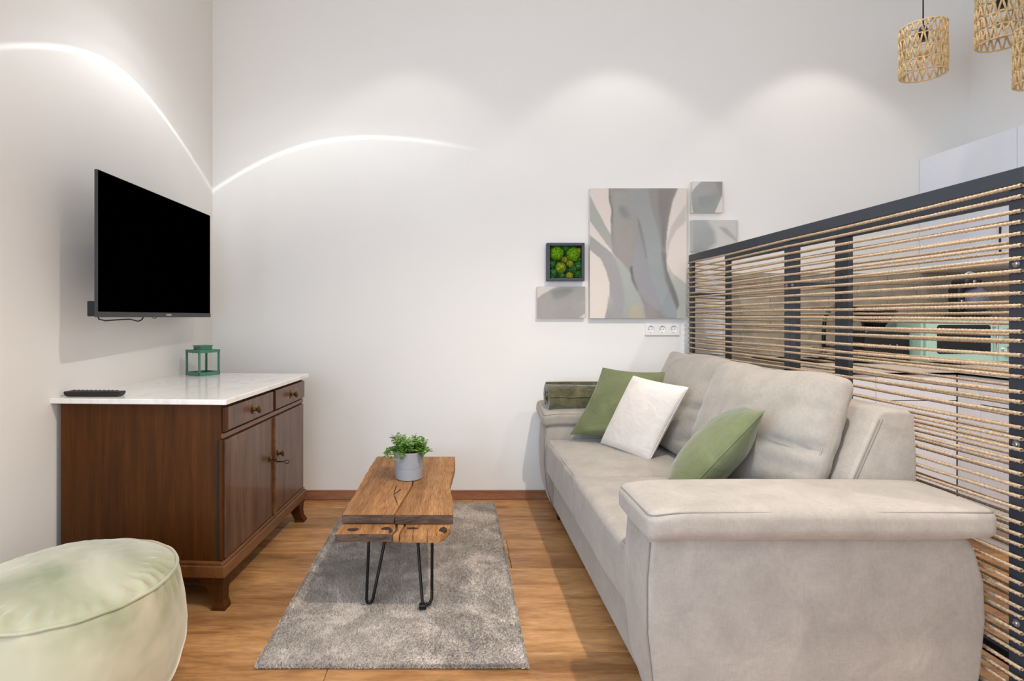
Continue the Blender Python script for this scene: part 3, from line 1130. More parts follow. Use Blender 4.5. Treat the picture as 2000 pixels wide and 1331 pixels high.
b1 = board(pl_left, TZ - 0.036, TZ)
b2 = board(pl_right, TZ - 0.038, TZ - 0.001)
# triangular split between the two boards
tri = jag([(-0.232, 2.245), (-0.268, 2.40), (-0.272, 2.47), (-0.268, 2.405), (-0.240, 2.26)], 0.0008, 5, 0.02)
MB().prism([(x, y) for x, y in ((-0.229, 2.235), (-0.250, 2.32), (-0.266, 2.39), (-0.270, 2.52), (-0.2665, 2.52), (-0.2625, 2.39), (-0.2465, 2.325))], 'z', TZ - 0.002, TZ + 0.0006).obj('split', M_knot, b1, off=TO2)
MB().prism([(-0.262, 2.395), (-0.240, 2.46), (-0.243, 2.47), (-0.265, 2.40)], 'z', TZ - 0.002, TZ + 0.0006).obj('split', M_knot, b1, off=TO2)
# lower step of the beam, sticking out at the near end
YL0 = 2.055
ll = jag([(-0.428, 2.25), (-0.440, 2.15), (-0.444, YL0 + 0.006)], 0.002, 6, 0.03) + jag([(-0.436, YL0), (-0.36, YL0 + 0.002), (-0.27, YL0 + 0.002), (-0.237, YL0 + 0.001)], 0.0015, 7) + [(-0.226, 2.10), (-0.232, 2.15), (-0.231, 2.25)]
lm = [(-0.221, 2.25), (-0.223, 2.15), (-0.218, 2.10), (-0.230, YL0), (-0.209, YL0 - 0.003), (-0.207, 2.09), (-0.199, 2.14), (-0.198, 2.25)]
lr = [(-0.192, 2.25), (-0.194, 2.14), (-0.202, 2.09), (-0.204, YL0 - 0.003)] + jag([(-0.200, YL0 - 0.004), (-0.12, YL0 - 0.006), (-0.058, YL0 - 0.008)], 0.0015, 8) + [(-0.050, YL0 + 0.012), (-0.040, 2.08), (-0.020, 2.13), (-0.018, 2.25)]
for pl, zz in ((ll, 0.3215), (lm, 0.320), (lr, 0.3205)):
    o = MB().prism(pl, 'z', zz - 0.030, zz, 0.003, 2).obj('beam_end', M_slab, ct, True, TO2, 40)
    o.data.materials.append(M_end)
    for p in o.data.polygons:
        if p.normal.y < -0.75 and p.center.x < -0.02:
            p.material_index = 1


def knot_at(x, y, z, rx, ry, seed):
    r = random.Random(seed)
    poly = [(x + rx * math.cos(a) * r.uniform(0.75, 1.1), y + ry * math.sin(a) * r.uniform(0.75, 1.1)) for a in [2 * PI * k / 14 for k in range(14)]]
    MB().prism(poly, 'z', z - 0.004, z + 0.0006).obj('knot', M_knot, ct, off=TO2)


for x, y, rx, ry, sd in ((-0.385, 2.098, 0.025, 0.018, 1), (-0.262, 2.108, 0.020, 0.018, 2), (-0.163, 2.112, 0.022, 0.010, 3), (-0.047, 2.100, 0.017, 0.026, 4), (-0.243, 2.080, 0.008, 0.024, 5)):
    knot_at(x, y, 0.3215, rx, ry, sd)
for x, zt in ((-0.157, 0), (-0.105, 1), (-0.07, 2)):
    MB().box(x - 0.0008, x + 0.0008, YL0 - 0.0075, YL0 + (0.06 if zt < 2 else 0.01), 0.2915 if zt else 0.30, 0.3212).obj('crack', M_knot, ct, off=TO2)


def hairpin(pts, foot=None):
    P = []
    for i in range(len(pts) - 1):
        p, q = np.array(pts[i]), np.array(pts[i + 1])
        for k in range(6):
            P.append(p + (q - p) * k / 6)
    P.append(np.array(pts[-1]))
    o = MB().tube(P, 0.0058, 10).obj('hairpin_leg', M_blackm, ct, True, TO2)
    mid = pts[len(pts) // 2]
    tx = (pts[0][0] + pts[-1][0]) / 2
    ty = (pts[0][1] + pts[-1][1]) / 2
    MB().box(tx - 0.05, tx + 0.05, ty - 0.045, ty + 0.045, pts[0][2] - 0.001, pts[0][2] + 0.003).obj('mounting_plate', M_blackm, o, off=TO2)
    if foot:
        MB().box(foot[0] - 0.014, foot[0] + 0.014, foot[1] - 0.012, foot[1] + 0.012, 0.0215, 0.040, 0.004).obj('felt_foot', M_black, o, off=TO2)


ZB, ZT = 0.0285, 0.288
hairpin([(-0.330, 2.13, ZT), (-0.341, 2.135, ZB + 0.012), (-0.337, 2.135, ZB), (-0.322, 2.14, ZB), (-0.317, 2.14, ZB + 0.012), (-0.268, 2.19, ZT)])
hairpin([(-0.152, 2.19, ZT), (-0.126, 2.115, ZB + 0.012), (-0.121, 2.11, ZB), (-0.098, 2.125, ZB + 0.004), (-0.091, 2.135, ZB + 0.016), (-0.090, 2.14, ZT)], (-0.124, 2.105))
hairpin([(-0.345, 2.97, ZT + 0.034), (-0.352, 2.98, ZB + 0.012), (-0.347, 2.98, ZB), (-0.332, 2.975, ZB), (-0.327, 2.97, ZB + 0.012), (-0.285, 2.92, ZT + 0.034)])
hairpin([(-0.150, 2.92, ZT + 0.034), (-0.112, 2.97, ZB + 0.012), (-0.107, 2.975, ZB), (-0.092, 2.98, ZB), (-0.087, 2.98, ZB + 0.012), (-0.080, 2.97, ZT + 0.034)])

# ---------------------------------------------------------------- potted plant
M_pot = plain('matt_grey_pot', (158, 160, 166), 0.6, 0, 0.3, var=0.03)
M_soil = plain('potting_soil', (40, 28, 20), 0.95, var=0.4, vscale=80, bump=0.8)
s_ = NT('herb_leaf')
f = s_.noise(s_.coords(), 60, 3)
s_.set(0.55, 0, 0.4, color=s_.ramp(f, [(0.3, lin((62, 104, 32))), (0.52, lin((112, 156, 58))), (0.72, lin((168, 198, 104)))]))
M_leaf = s_.m
PO = (-0.221, 2.640, TZ + 0.001)
pt = tag(empty('potted_herb', PO), 'small leafy green herb in a grey pot on the coffee table', 'plant')
prof = [(0.004, 0.0), (0.058, 0.0), (0.0625, 0.003), (0.0655, 0.045), (0.0662, 0.0525), (0.0650, 0.0535), (0.0650, 0.0555), (0.0668, 0.0565), (0.0722, 0.128), (0.0725, 0.131), (0.0695, 0.131), (0.0675, 0.11), (0.004, 0.108)]
MB().lathe(prof, 48).obj('pot', M_pot, pt, True, None, 45)
MB().lathe([(0.004, 0.1085), (0.067, 0.1085), (0.06, 0.1175), (0.004, 0.1205)], 24).obj('soil', M_soil, pt, True)
rr = random.Random(11)
lv, lf, st = [], [], MB()


def leaf(c, d, size):
    d = d.normalized()
    s1 = d.cross(Vector((0, 0, 1)))
    if s1.length < 0.1:
        s1 = Vector((1, 0, 0))
    s1.normalize()
    n1 = s1.cross(d)
    k = len(lv)
    for a, b, e in ((0, 0, 0), (0.35, 0.42, 0.05), (0.72, 0.36, 0.03), (1.0, 0, -0.12), (0.72, -0.36, 0.03), (0.35, -0.42, 0.05), (0.5, 0, -0.03)):
        lv.append(tuple(c + d * a * size + s1 * b * size + n1 * e * size))
    for i in range(6):
        lf.append((k + 6, k + i, k + (i + 1) % 6))


for i in range(110):
    a = rr.uniform(0, 2 * PI)
    r0 = 0.06 * math.sqrt(rr.random())
    p = Vector((r0 * math.cos(a), r0 * math.sin(a), 0.112))
    trail = rr.random() < 0.42
    lean = rr.uniform(0.3, 0.8) if not trail else rr.uniform(0.9, 1.3)
    out = Vector((math.cos(a), math.sin(a), 0))
    L = rr.uniform(0.04, 0.075) * (1.25 if math.cos(a) < -0.2 else 0.95)
    if trail and math.cos(a) > 0.3 and rr.random() < 0.6:
        L *= 0.7
    pts = [p.copy()]
    nseg = 6
    dirv = (out * lean + Vector((rr.uniform(-0.3, 0.3), rr.uniform(-0.3, 0.3), 1.0))).normalized()
    for k in range(nseg):
        p = p + dirv * L / nseg
        dirv = (dirv + Vector((0, 0, -0.42 if trail else 0.02)) + Vector((rr.uniform(-.12, .12), rr.uniform(-.12, .12), 0))).normalized()
        rad = math.hypot(p.x, p.y)
        if rad < 0.078 and p.z < 0.134:
            p.z = 0.134
        pts.append(p.copy())
    st.tube([tuple(q) for q in pts], 0.0008, 4)
    for k in range(1, len(pts)):
        for m in range(3):
            aa = rr.uniform(0, 2 * PI)
            leaf(pts[k], Vector((math.cos(aa), math.sin(aa), rr.uniform(-0.1, 0.7))), rr.uniform(0.010, 0.018))
for a, r0, hh in ((0.6, 0.03, 0.092), (0.2, 0.055, 0.072), (2.2, 0.03, 0.06), (2.9, 0.05, 0.055)):
    p = Vector((r0 * math.cos(a), r0 * math.sin(a), 0.112))
    st.tube([tuple(p), tuple(p + Vector((0.004, 0, hh * 0.6))), tuple(p + Vector((0.006, 0.002, hh)))], 0.0009, 4)
    for k in range(5):
        q = p + Vector((0.005, 0.001, hh * (0.45 + 0.14 * k)))
        for m in range(3):
            aa = rr.uniform(0, 2 * PI)
            leaf(q, Vector((math.cos(aa), math.sin(aa), 0.3)), 0.011)
stuff(link('foliage', mesh_np('foliage', lv, lf), M_leaf, pt))
st.obj('stems', M_leaf, pt, True)

# ================================================================== POUF
s_ = NT('pale_green_velvet')
v = s_.coords()
f1 = s_.noise(v, 3.5, 4, 0.5, 0.6)
col = s_.ramp(f1, [(0.3, lin((128, 135, 98))), (0.60, lin((186, 180, 154)))])
s_.set(0.8, 0, 0.2, 1.0, 0.42, color=col)
s_.b.inputs['Sheen Tint'].default_value = (1.0, 0.96, 0.87, 1)
nb = s_.bump(s_.noise(v, 7, 2, 0.5, 0.3), 0.25, 0.03)
s_.bump(s_.noise(v, 600, 2), 0.15, 0.001, nb)
M_velvet = s_.m
PFO = (-1.155, 1.655, 0.0)
pf = tag(empty('pouf', PFO), 'round pale green velvet pouf on the floor before the sideboard', 'pouf')
prof = [(0.01, 0.003), (0.27, 0.003), (0.292, 0.012), (0.308, 0.05), (0.322, 0.11), (0.325, 0.165), (0.320, 0.225), (0.309, 0.285), (0.301, 0.322), (0.2945, 0.340), (0.284, 0.348), (0.262, 0.357), (0.23, 0.366), (0.18, 0.376), (0.12, 0.383), (0.06, 0.387), (0.01, 0.388)]
PP = []
for (r0, z0), (r1, z1) in zip(prof[:-1], prof[1:]):
    m = max(1, int(math.hypot(r1 - r0, z1 - z0) / 0.014))
    for k in range(m):
        PP.append((r0 + (r1 - r0) * k / m, z0 + (z1 - z0) * k / m))
PP.append(prof[-1])
V, Fc = lathe(PP, 220)
V = np.array(V)
a = np.arctan2(V[:, 1], V[:, 0])
R = np.hypot(V[:, 0], V[:, 1])
z = V[:, 2]
# gathers along the seam, draped folds lower down
seam = np.exp(-((R - 0.258) / 0.026) ** 2) * (z > 0.341)
seam2 = np.exp(-((z - 0.318) / 0.020) ** 2) * (z < 0.341)
gat = np.sin(a * 38 + 2.2 * np.sin(a * 7)) * (0.55 + 0.45 * np.sin(a * 3 + 1.0))
gat = np.where(np.abs(gat) > 0, gat * np.clip(0.2 + 0.95 * np.cos(a + 0.95), 0.05, 1.15), 0)
V[:, 2] += seam * gat * 0.021
dR = seam2 * gat * 0.007 + np.where(z < 0.31, fnoise(np.stack([a * 0.35, a * 0.2, z * 1.2], 1), 16, 4) * 0.004, 0)
V[:, 2] += np.where((z > 0.352) & (R < 0.26), fnoise(V * np.array([1, 1, 0]), 11, 6) * 0.005, 0)
V[:, 0] *= 1 + dR / np.maximum(R, 0.05)
V[:, 1] *= 1 + dR / np.maximum(R, 0.05)
MB().add(V, Fc).obj('cover', M_velvet, pf, True)
MB().tube([(0.2965 * math.cos(2 * PI * k / 120), 0.2965 * math.sin(2 * PI * k / 120), 0.3425 + 0.0012 * math.sin(k * 0.9)) for k in range(120)], 0.0046, 8, True).obj('piping', M_velvet, pf, True)

# ================================================================== ROPE PARTITION
XF, XB = 1.400, 1.616                 # outer faces of the front and rear frames
YN, YM, YF = 1.3745, 2.3400, 3.3500   # near end, seam, far end
PWY, PTX = 0.040, 0.020
ZTOP = 1.492
PAO = (1.51, 2.36, 0.0)
pa = tag(empty('rope_partition', PAO), 'dark grey steel room divider wound with horizontal jute ropes behind the sofa', 'partition')
for xf in (XF, XB):
    for y0 in (YN, YM - PWY - 0.0008, YM + 0.0008, YF - PWY):
        MB().box(xf, xf + PTX, y0, y0 + PWY, 0.0, ZTOP - 0.0402, 0.0015).obj('post', M_metal, pa, off=PAO)
    for y0, y1 in ((YN, YM - 0.0006), (YM + 0.0006, YF)):
        MB().box(xf - 0.003, xf + PTX + 0.003, y0, y1, ZTOP - 0.040, ZTOP, 0.0015).obj('top_rail', M_metal, pa, off=PAO)
        MB().box(xf, xf + PTX, y0 + PWY + 0.001, y1 - PWY - 0.001, 0.10, 0.14, 0.0015).obj('bottom_rail', M_metal, pa, off=PAO)
for y0 in (YN, YM - PWY - 0.0008, YM + 0.0008, YF - PWY):
    for zc in (1.254, 0.803, 0.356):
        MB().box(XF + PTX + 0.0005, XB - 0.0005, y0 + 0.010, y0 + 0.030, zc - 0.010, zc + 0.010, 0.001).obj('crossbar', M_metal, pa, off=PAO)
        b = MB().lathe([(0.0095, 0.0), (0.0095, 0.0015), (0.0085, 0.002)], 20, (0, 0, 0), 'x')
        b.lathe([(0.0065, 0.002), (0.0068, 0.0045), (0.0045, 0.0062), (0.0044, 0.0042), (0.0015, 0.0042)], 20, (0, 0, 0), 'x')
        b.v = [(XF - x_, y0 + 0.020 + y_, zc + z_) for x_, y_, z_ in b.v]
        b.obj('bolt', M_steel, pa, True, PAO, 35)


def rope_turn(seed, pitch):
    """one full turn of rope round both frames: front run, far end, rear run, near end"""
    r = random.Random(seed)
    g = 0.0054
    xa, xb_, ya, yb_ = XF - g, XB + PTX + g, YN - g, YF + g
    c = 0.006
    path = []

    def run(p, q, step):
        L = math.dist(p, q)
        n_ = max(1, int(L / step))
        for k in range(n_):
            path.append([p[i] + (q[i] - p[i]) * k / n_ for i in range(3)])
    st_ = 0.0042
    run((xa, ya + c, 0), (xa, yb_ - c, 0), st_)
    run((xa, yb_ - c, 0), (xa + c, yb_, -pitch * 0.02), 0.003)
    run((xa + c, yb_, -pitch * 0.02), (xb_ - c, yb_, -pitch * 0.48), 0.007)
    run((xb_ - c, yb_, -pitch * 0.48), (xb_, yb_ - c, -pitch * 0.5), 0.003)
    run((xb_, yb_ - c, -pitch * 0.5), (xb_, ya + c, -pitch * 0.5), 0.0055)
    run((xb_, ya + c, -pitch * 0.5), (xb_ - c, ya, -pitch * 0.52), 0.003)
    run((xb_ - c, ya, -pitch * 0.52), (xa + c, ya, -pitch * 0.98), 0.007)
    run((xa + c, ya, -pitch * 0.98), (xa, ya + c, -pitch), 0.003)
    P = np.array(path)
    ph = [r.uniform(0, 6.28) for _ in range(6)]
    amp = 0.0014
    wob = np.zeros(len(P))
    for i, f_ in enumerate((2.1, 4.3, 7.7)):
        wob += amp / (i + 1) * np.sin(P[:, 1] * f_ + ph[i])
    P[:, 2] += wob - 0.0022 * np.sin(np.clip((P[:, 1] - YM) / (YF - YM), 0, 1) * PI) - 0.0022 * np.sin(np.clip((P[:, 1] - YN) / (YM - YN), 0, 1) * PI)
    T = np.gradient(P, axis=0)
    T /= np.linalg.norm(T, axis=1)[:, None]
    up = np.array([0, 0, 1.0])
    B = np.cross(T, up)
    B /= np.linalg.norm(B, axis=1)[:, None]
    Nn = np.cross(B, T)
    s = np.concatenate([[0], np.cumsum(np.linalg.norm(np.diff(P, axis=0), axis=1))])
    n_ = 7
    ths = np.arange(n_) * 2 * PI / n_
    lay = 2 * PI * s / 0.024
    rad = 0.0047 * (1 + 0.20 * np.cos(2 * (ths[None, :] - lay[:, None])))
    rad *= (1 + 0.07 * np.sin(s * 61 + ph[4]) * np.sin(s * 23 + ph[5]))[:, None]
    V = P[:, None, :] + rad[:, :, None] * (np.cos(ths)[None, :, None] * B[:, None, :] + np.sin(ths)[None, :, None] * Nn[:, None, :])
    V = V.reshape(-1, 3)
    m = len(P)
    i = np.arange(m - 1)[:, None]
    k = np.arange(n_)[None, :]
    Q = np.stack([i * n_ + k, i * n_ + (k + 1) % n_, (i + 1) * n_ + (k + 1) % n_, (i + 1) * n_ + k], -1).reshape(-1, 4)
    Fl = [tuple(q) for q in Q.tolist()]
    V = V.tolist()
    rg = np.random.default_rng(seed)
    for _ in range(420):                                   # loose fibres
        j = rg.integers(0, m)
        if rg.random() < 0.7:
            j = rg.integers(0, int(m * 0.45))
        d = rg.normal(size=3)
        d -= T[j] * (d @ T[j]) * 0.4
        d /= np.linalg.norm(d)
        b0 = P[j] + d * 0.0035
        e = b0 + d * rg.uniform(0.002, 0.006) + T[j] * rg.uniform(-0.005, 0.005)
        kk = len(V)
        o_ = T[j] * 0.00028
        V += [tuple(b0 - o_), tuple(b0 + o_), tuple(e)]
        Fl.append((kk, kk + 1, kk + 2))
    V = np.array(V) - np.array(PAO)
    me = mesh_np('rope', V, Fl, True)
    me.materials.append(M_jute)
    return me


PITCH = 0.0297
variants = [rope_turn(40 + i, PITCH) for i in range(5)]
rr = random.Random(9)
zz = ZTOP - 0.0475
k = 0
while zz > 0.05:
    o = link('rope', variants[rr.randrange(5)], None, pa)
    o.location = (0, 0, zz + rr.uniform(-0.0028, 0.0028))
    o.rotation_euler = (rr.uniform(-0.0028, 0.0028), 0, 0)
    zz -= PITCH
    k += 1

# ================================================================== KITCHEN
# backsplash tiles
s_ = NT('glazed_taupe_tile')
f = s_.noise(s_.coords((1, 1, 1), 7), 12, 3)
oi = s_.n('ObjectInfo')
c1 = s_.ramp(f, [(0.3, lin((146, 138, 124))), (0.7, lin((166, 157, 142)))])
c1 = s_.mix(1.0, c1, s_.ramp(oi.outputs['Random'], [(0, (0.86, 0.86, 0.86)), (1, (1.08, 1.07, 1.05))]), 'MULTIPLY')
s_.set(0.16, 0, 0.5, color=c1)
M_tile = s_.m
M_grout = plain('pale_grout', (186, 180, 168), 0.9)
KX0 = 1.672
BS0, BS1 = 0.882, 1.392
t1 = structure(MB().box(KX0, XR - 0.001, YB - 0.006, YB - 0.0005, BS0, BS1).obj('trim_1', M_grout))
t2 = structure(MB().box(XR - 0.006, XR - 0.0005, 0.95, YB - 0.007, BS0, BS1).obj('trim_2', M_grout))
TH, TL = 0.0725, 0.36
nrow = 7
for rw in range(nrow):
    z0 = BS0 + rw * (TH + 0.0006)
    z1 = min(z0 + TH - 0.0025, BS1)
    x = KX0 - (TL / 2 if rw % 2 else 0) - 0.1
    while x < XR - 0.008:
        a, b = max(x, KX0), min(x + TL - 0.003, XR - 0.008)
        if b - a > 0.02:
            MB().box(a, b, YB - 0.0115, YB - 0.0055, z0, z1, 0.001).obj('tile', M_tile, t1)
        x += TL
    y = 0.95 - (TL / 2 if rw % 2 else 0) - 0.05
    while y < YB - 0.012:
        a, b = max(y, 0.95), min(y + TL - 0.003, YB - 0.0125)
        if b - a > 0.02:
            MB().box(XR - 0.0115, XR - 0.0055, a, b, z0, z1, 0.001).obj('tile', M_tile, t2)
        y += TL

CY, CXI = 2.840, 2.548               # faces of the two runs of base units
WT = 0.880
M_top = plain('pale_stone_worktop', (206, 196, 186), 0.35, 0, 0.4, var=0.04, vscale=60)


def base_unit(label, x0, x1, y0, y1, face, splits, group=None):
    """carcass with doors and drawers; face 'y' looks to -Y, 'x' looks to -X; splits = list of (a0, a1, z0, z1, kind)"""
    u = tag(empty('base_cabinet', ((x0 + x1) / 2, (y0 + y1) / 2, 0)), label, 'cabinet', group)
    of = tuple(u.location)
    if face == 'y':
        MB().box(x0 + 0.0005, x1 - 0.0005, y0 + 0.021, y1, 0.14, WT - 0.0405).obj('carcass', M_gap, u, off=of)
        MB().box(x0, x1, y0 + 0.055, y1, 0.0, 0.139).obj('plinth', M_cab, u, off=of)
        for a0, a1, z0, z1, kd in splits:
            MB().box(a0 + 0.0012, a1 - 0.0012, y0, y0 + 0.019, z0 + 0.0012, z1 - 0.0012, 0.0012).obj(kd, M_cab, u, off=of)
    else:
        MB().box(x0 + 0.021, x1, y0 + 0.0005, y1 - 0.0005, 0.14, WT - 0.0405).obj('carcass', M_gap, u, off=of)
        MB().box(x0 + 0.055, x1, y0, y1, 0.0, 0.139).obj('plinth', M_cab, u, off=of)
        for a0, a1, z0, z1, kd in splits:
            MB().box(x0, x0 + 0.019, a0 + 0.0012, a1 - 0.0012, z0 + 0.0012, z1 - 0.0012, 0.0012).obj(kd, M_cab, u, off=of)
    return u


ZU = 0.828
base_unit('white sink base cabinet with one tall door behind the partition', 1.690, 2.137, CY, YB - 0.013, 'y', [(1.690, 2.137, 0.142, ZU, 'door')])
base_unit('white corner base cabinet with a drawer above its door', 2.137, CXI, CY, YB - 0.013, 'y', [(2.137, CXI, 0.142, 0.694, 'door'), (2.137, CXI, 0.696, ZU, 'drawer')])
base_unit('white base cabinet on the right wall with a plain corner filler and top drawer', CXI, XR - 0.013, 2.10, CY - 0.002, 'x', [(2.712, CY - 0.003, 0.142, ZU, 'filler_panel'), (2.10, 2.712, 0.142, 0.694, 'door'), (2.10, 2.712, 0.696, ZU, 'drawer')])
base_unit('white base cabinet at the near end of the right wall', CXI, XR - 0.013, 1.50, 2.10, 'x', [(1.50, 2.10, 0.142, 0.694, 'door'), (1.50, 2.10, 0.696, ZU, 'drawer')])
# worktop with a cut-out for the sink
SX0, SX1, SY0, SY1 = 1.76, 2.08, 2.93, 3.27
wt = MB()
e0 = CY - 0.02
wt.box(1.685, SX0, e0, YB - 0.013, WT - 0.04, WT).box(SX1, XR - 0.013, e0, YB - 0.013, WT - 0.04, WT)
wt.box(SX0, SX1, e0, SY0, WT - 0.04, WT).box(SX0, SX1, SY1, YB - 0.013, WT - 0.04, WT)
wt.box(CXI - 0.02, XR - 0.013, 1.48, e0, WT - 0.04, WT)
tag(wt.obj('worktop', M_top), 'pale stone L-shaped kitchen worktop behind the partition', 'worktop')
sk = tag(empty('sink', ((SX0 + SX1) / 2, (SY0 + SY1) / 2, WT - 0.18)), 'black sink bowl sunk in the kitchen worktop under the tap', 'sink')
sko = tuple(sk.location)
mb = MB()
mb.box(SX0 + 0.001, SX0 + 0.008, SY0 + 0.001, SY1 - 0.001, WT - 0.18, WT).box(SX1 - 0.008, SX1 - 0.001, SY0 + 0.001, SY1 - 0.001, WT - 0.18, WT)
mb.box(SX0 + 0.008, SX1 - 0.008, SY0 + 0.001, SY0 + 0.008, WT - 0.18, WT).box(SX0 + 0.008, SX1 - 0.008, SY1 - 0.008, SY1 - 0.001, WT - 0.18, WT)
mb.box(SX0 + 0.001, SX1 - 0.001, SY0 + 0.001, SY1 - 0.001, WT - 0.186, WT - 0.18)
mb.obj('bowl', M_black, sk, off=sko)
mb = MB()
for a, b, c_, d_ in ((SX0 - 0.02, SX1 + 0.02, SY0 - 0.02, SY0 + 0.001), (SX0 - 0.02, SX1 + 0.02, SY1 - 0.001, SY1 + 0.02), (SX0 - 0.02, SX0 + 0.001, SY0, SY1), (SX1 - 0.001, SX1 + 0.02, SY0, SY1)):
    mb.box(a, b, c_, d_, WT + 0.0005, WT + 0.006, 0.001)
mb.obj('rim', M_black, sk, off=sko)
MB().lathe([(0.002, 0), (0.022, 0), (0.022, 0.003), (0.002, 0.003)], 20, ((SX0 + SX1) / 2, (SY0 + SY1) / 2, WT - 0.18)).obj('drain', M_steel, sk, off=sko)

# tap
FB = (2.165, 3.285, WT + 0.001)
fa = tag(empty('kitchen_tap', FB), 'tall black arched kitchen tap beside the sink', 'tap')
MB().lathe([(0.002, 0), (0.026, 0), (0.026, 0.006), (0.019, 0.010), (0.017, 0.05), (0.002, 0.05)], 24).obj('base', M_black, fa, True, None, 40)
pts = [(0, 0, 0.04), (0, 0, 0.10), (0.0, 0, 0.16), (0.002, -0.002, 0.20)]
for k in range(1, 15):
    a = PI - PI * 0.93 * k / 14
    pts.append((0.108 + 0.106 * math.cos(a), -0.02 * k / 14, 0.205 + 0.108 * math.sin(a)))
pts.append((0.228, -0.022, 0.165))
MB().tube(pts, 0.0105, 12).obj('spout', M_black, fa, True)
MB().tube([(0.222, -0.0215, 0.195), (0.230, -0.022, 0.155), (0.236, -0.023, 0.125)], [0.014, 0.0155, 0.015], 14).obj('spray_head', M_black, fa, True)
MB().tube([(0.0, -0.012, 0.066), (0.05, -0.03, 0.066), (0.115, -0.05, 0.070)], [0.009, 0.007, 0.006], 10).obj('lever', M_black, fa, True)

# bean-hopper coffee grinder
GO = (2.222, 2.965, WT + 0.0008)
cg = tag(empty('coffee_grinder', GO), 'wide black kitchen machine with a flared hopper left of the mint oven', 'coffee machine')
V, Fc = softbox(0.240, 0.19, 0.175, 0.020, (4, 4, 4))
MB().add(V + np.array([0, 0, 0.091]), Fc).obj('body', M_black, cg, True)
MB().lathe([(0.002, 0.178), (0.045, 0.178), (0.048, 0.195), (0.098, 0.262), (0.100, 0.272), (0.094, 0.272), (0.047, 0.192), (0.002, 0.19)], 32).obj('hopper', M_black, cg, True, None, 40)
MB().lathe([(0.002, 0.270), (0.093, 0.270), (0.090, 0.277), (0.016, 0.281), (0.012, 0.292), (0.002, 0.293)], 32).obj('lid', M_black, cg, True, None, 40)
for i in range(6):
    MB().lathe([(0.0045, 0.0), (0.0045, 0.003), (0.002, 0.004)], 10, (-0.045 + 0.018 * i, -0.095, 0.085 + 0.011 * (i % 2)), 'y').obj('button', M_steel, cg, True)

# mint microwave oven
s_ = NT('mint_gloss')
f = s_.noise(s_.coords(), 5, 2)
s_.set(0.3, 0, 0.5, color=s_.ramp(f, [(0, lin((168, 205, 192))), (1, lin((176, 212, 200)))]))
M_mintg = s_.m
s_ = NT('smoked_glass')
f = s_.noise(s_.coords(), 9, 2)
s_.set(0.12, 0, 0.5, color=s_.ramp(f, [(0, lin((22, 26, 28))), (1, lin((34, 40, 44)))]))
M_smoke = s_.m
MX0, MX1, MY0, MY1, MZ0, MZ1 = 2.352, 2.812, 2.795, 3.09, WT + 0.012, WT + 0.236
MO = ((MX0 + MX1) / 2, (MY0 + MY1) / 2, WT + 0.0008)
mw = tag(empty('microwave_oven', MO), 'pale mint retro microwave oven standing on the worktop corner', 'microwave')
V, Fc = softbox(MX1 - MX0, MY1 - MY0 - 0.02, MZ1 - MZ0, 0.016, (3, 3, 3))
MB().add(V + np.array([MO[0], MO[1] + 0.01, (MZ0 + MZ1) / 2]), Fc).obj('housing', M_mintg, mw, True, MO)
dx1 = MX1 - 0.118
door = MB().box(MX0 + 0.004, dx1, MY0, MY0 + 0.022, MZ0 + 0.004, MZ1 - 0.004, 0.006).obj('door', M_mintg, mw, False, MO)
cy_, r_ = MY0 - 0.0012, 0.014
pane = []
wx_0, wx_1, wz_0, wz_1 = MX0 + 0.056, dx1 - 0.018, MZ0 + 0.044, MZ1 - 0.034
for cx, cz, a0 in ((wx_1 - r_, wz_1 - r_, 0), (wx_0 + r_, wz_1 - r_, PI / 2), (wx_0 + r_, wz_0 + r_, PI), (wx_1 - r_, wz_0 + r_, 1.5 * PI)):
    for k in range(5):
        pane.append((cx + r_ * math.cos(a0 + PI / 2 * k / 4), cz + r_ * math.sin(a0 + PI / 2 * k / 4)))
MB().prism(pane, 'y', cy_, MY0 + 0.003).obj('window', M_smoke, door, off=MO)
MB().box(dx1 + 0.002, MX1 - 0.004, MY0, MY0 + 0.022, MZ0 + 0.004, MZ1 - 0.004, 0.006).obj('control_panel', M_mintg, mw, False, MO)
hx = dx1 - 0.006
mb = MB().tube([(hx, MY0 - 0.022, MZ0 + 0.045), (hx, MY0 - 0.022, MZ1 - 0.035)], 0.0055, 10)
mb.tube([(hx, MY0 - 0.022, MZ0 + 0.055), (hx, MY0 + 0.001, MZ0 + 0.055)], 0.004, 8).tube([(hx, MY0 - 0.022, MZ1 - 0.045), (hx, MY0 + 0.001, MZ1 - 0.045)], 0.004, 8)
mb.obj('handle', M_chrome, mw, True, MO)
for i, zc in enumerate((MZ0 + 0.06, MZ0 + 0.15)):
    MB().lathe([(0.024, 0), (0.022, 0.016), (0.018, 0.019), (0.002, 0.02)], 24, (MX1 - 0.06, MY0, zc), 'y').obj('dial', M_chrome, mw, True, MO, 35)
for a in (MX0 + 0.03, MX1 - 0.03):
    for b in (MY0 + 0.05, MY1 - 0.04):
        MB().box(a - 0.012, a + 0.012, b - 0.012, b + 0.012, WT + 0.0008, MZ0 + 0.001).obj('foot', M_black, mw, off=MO)

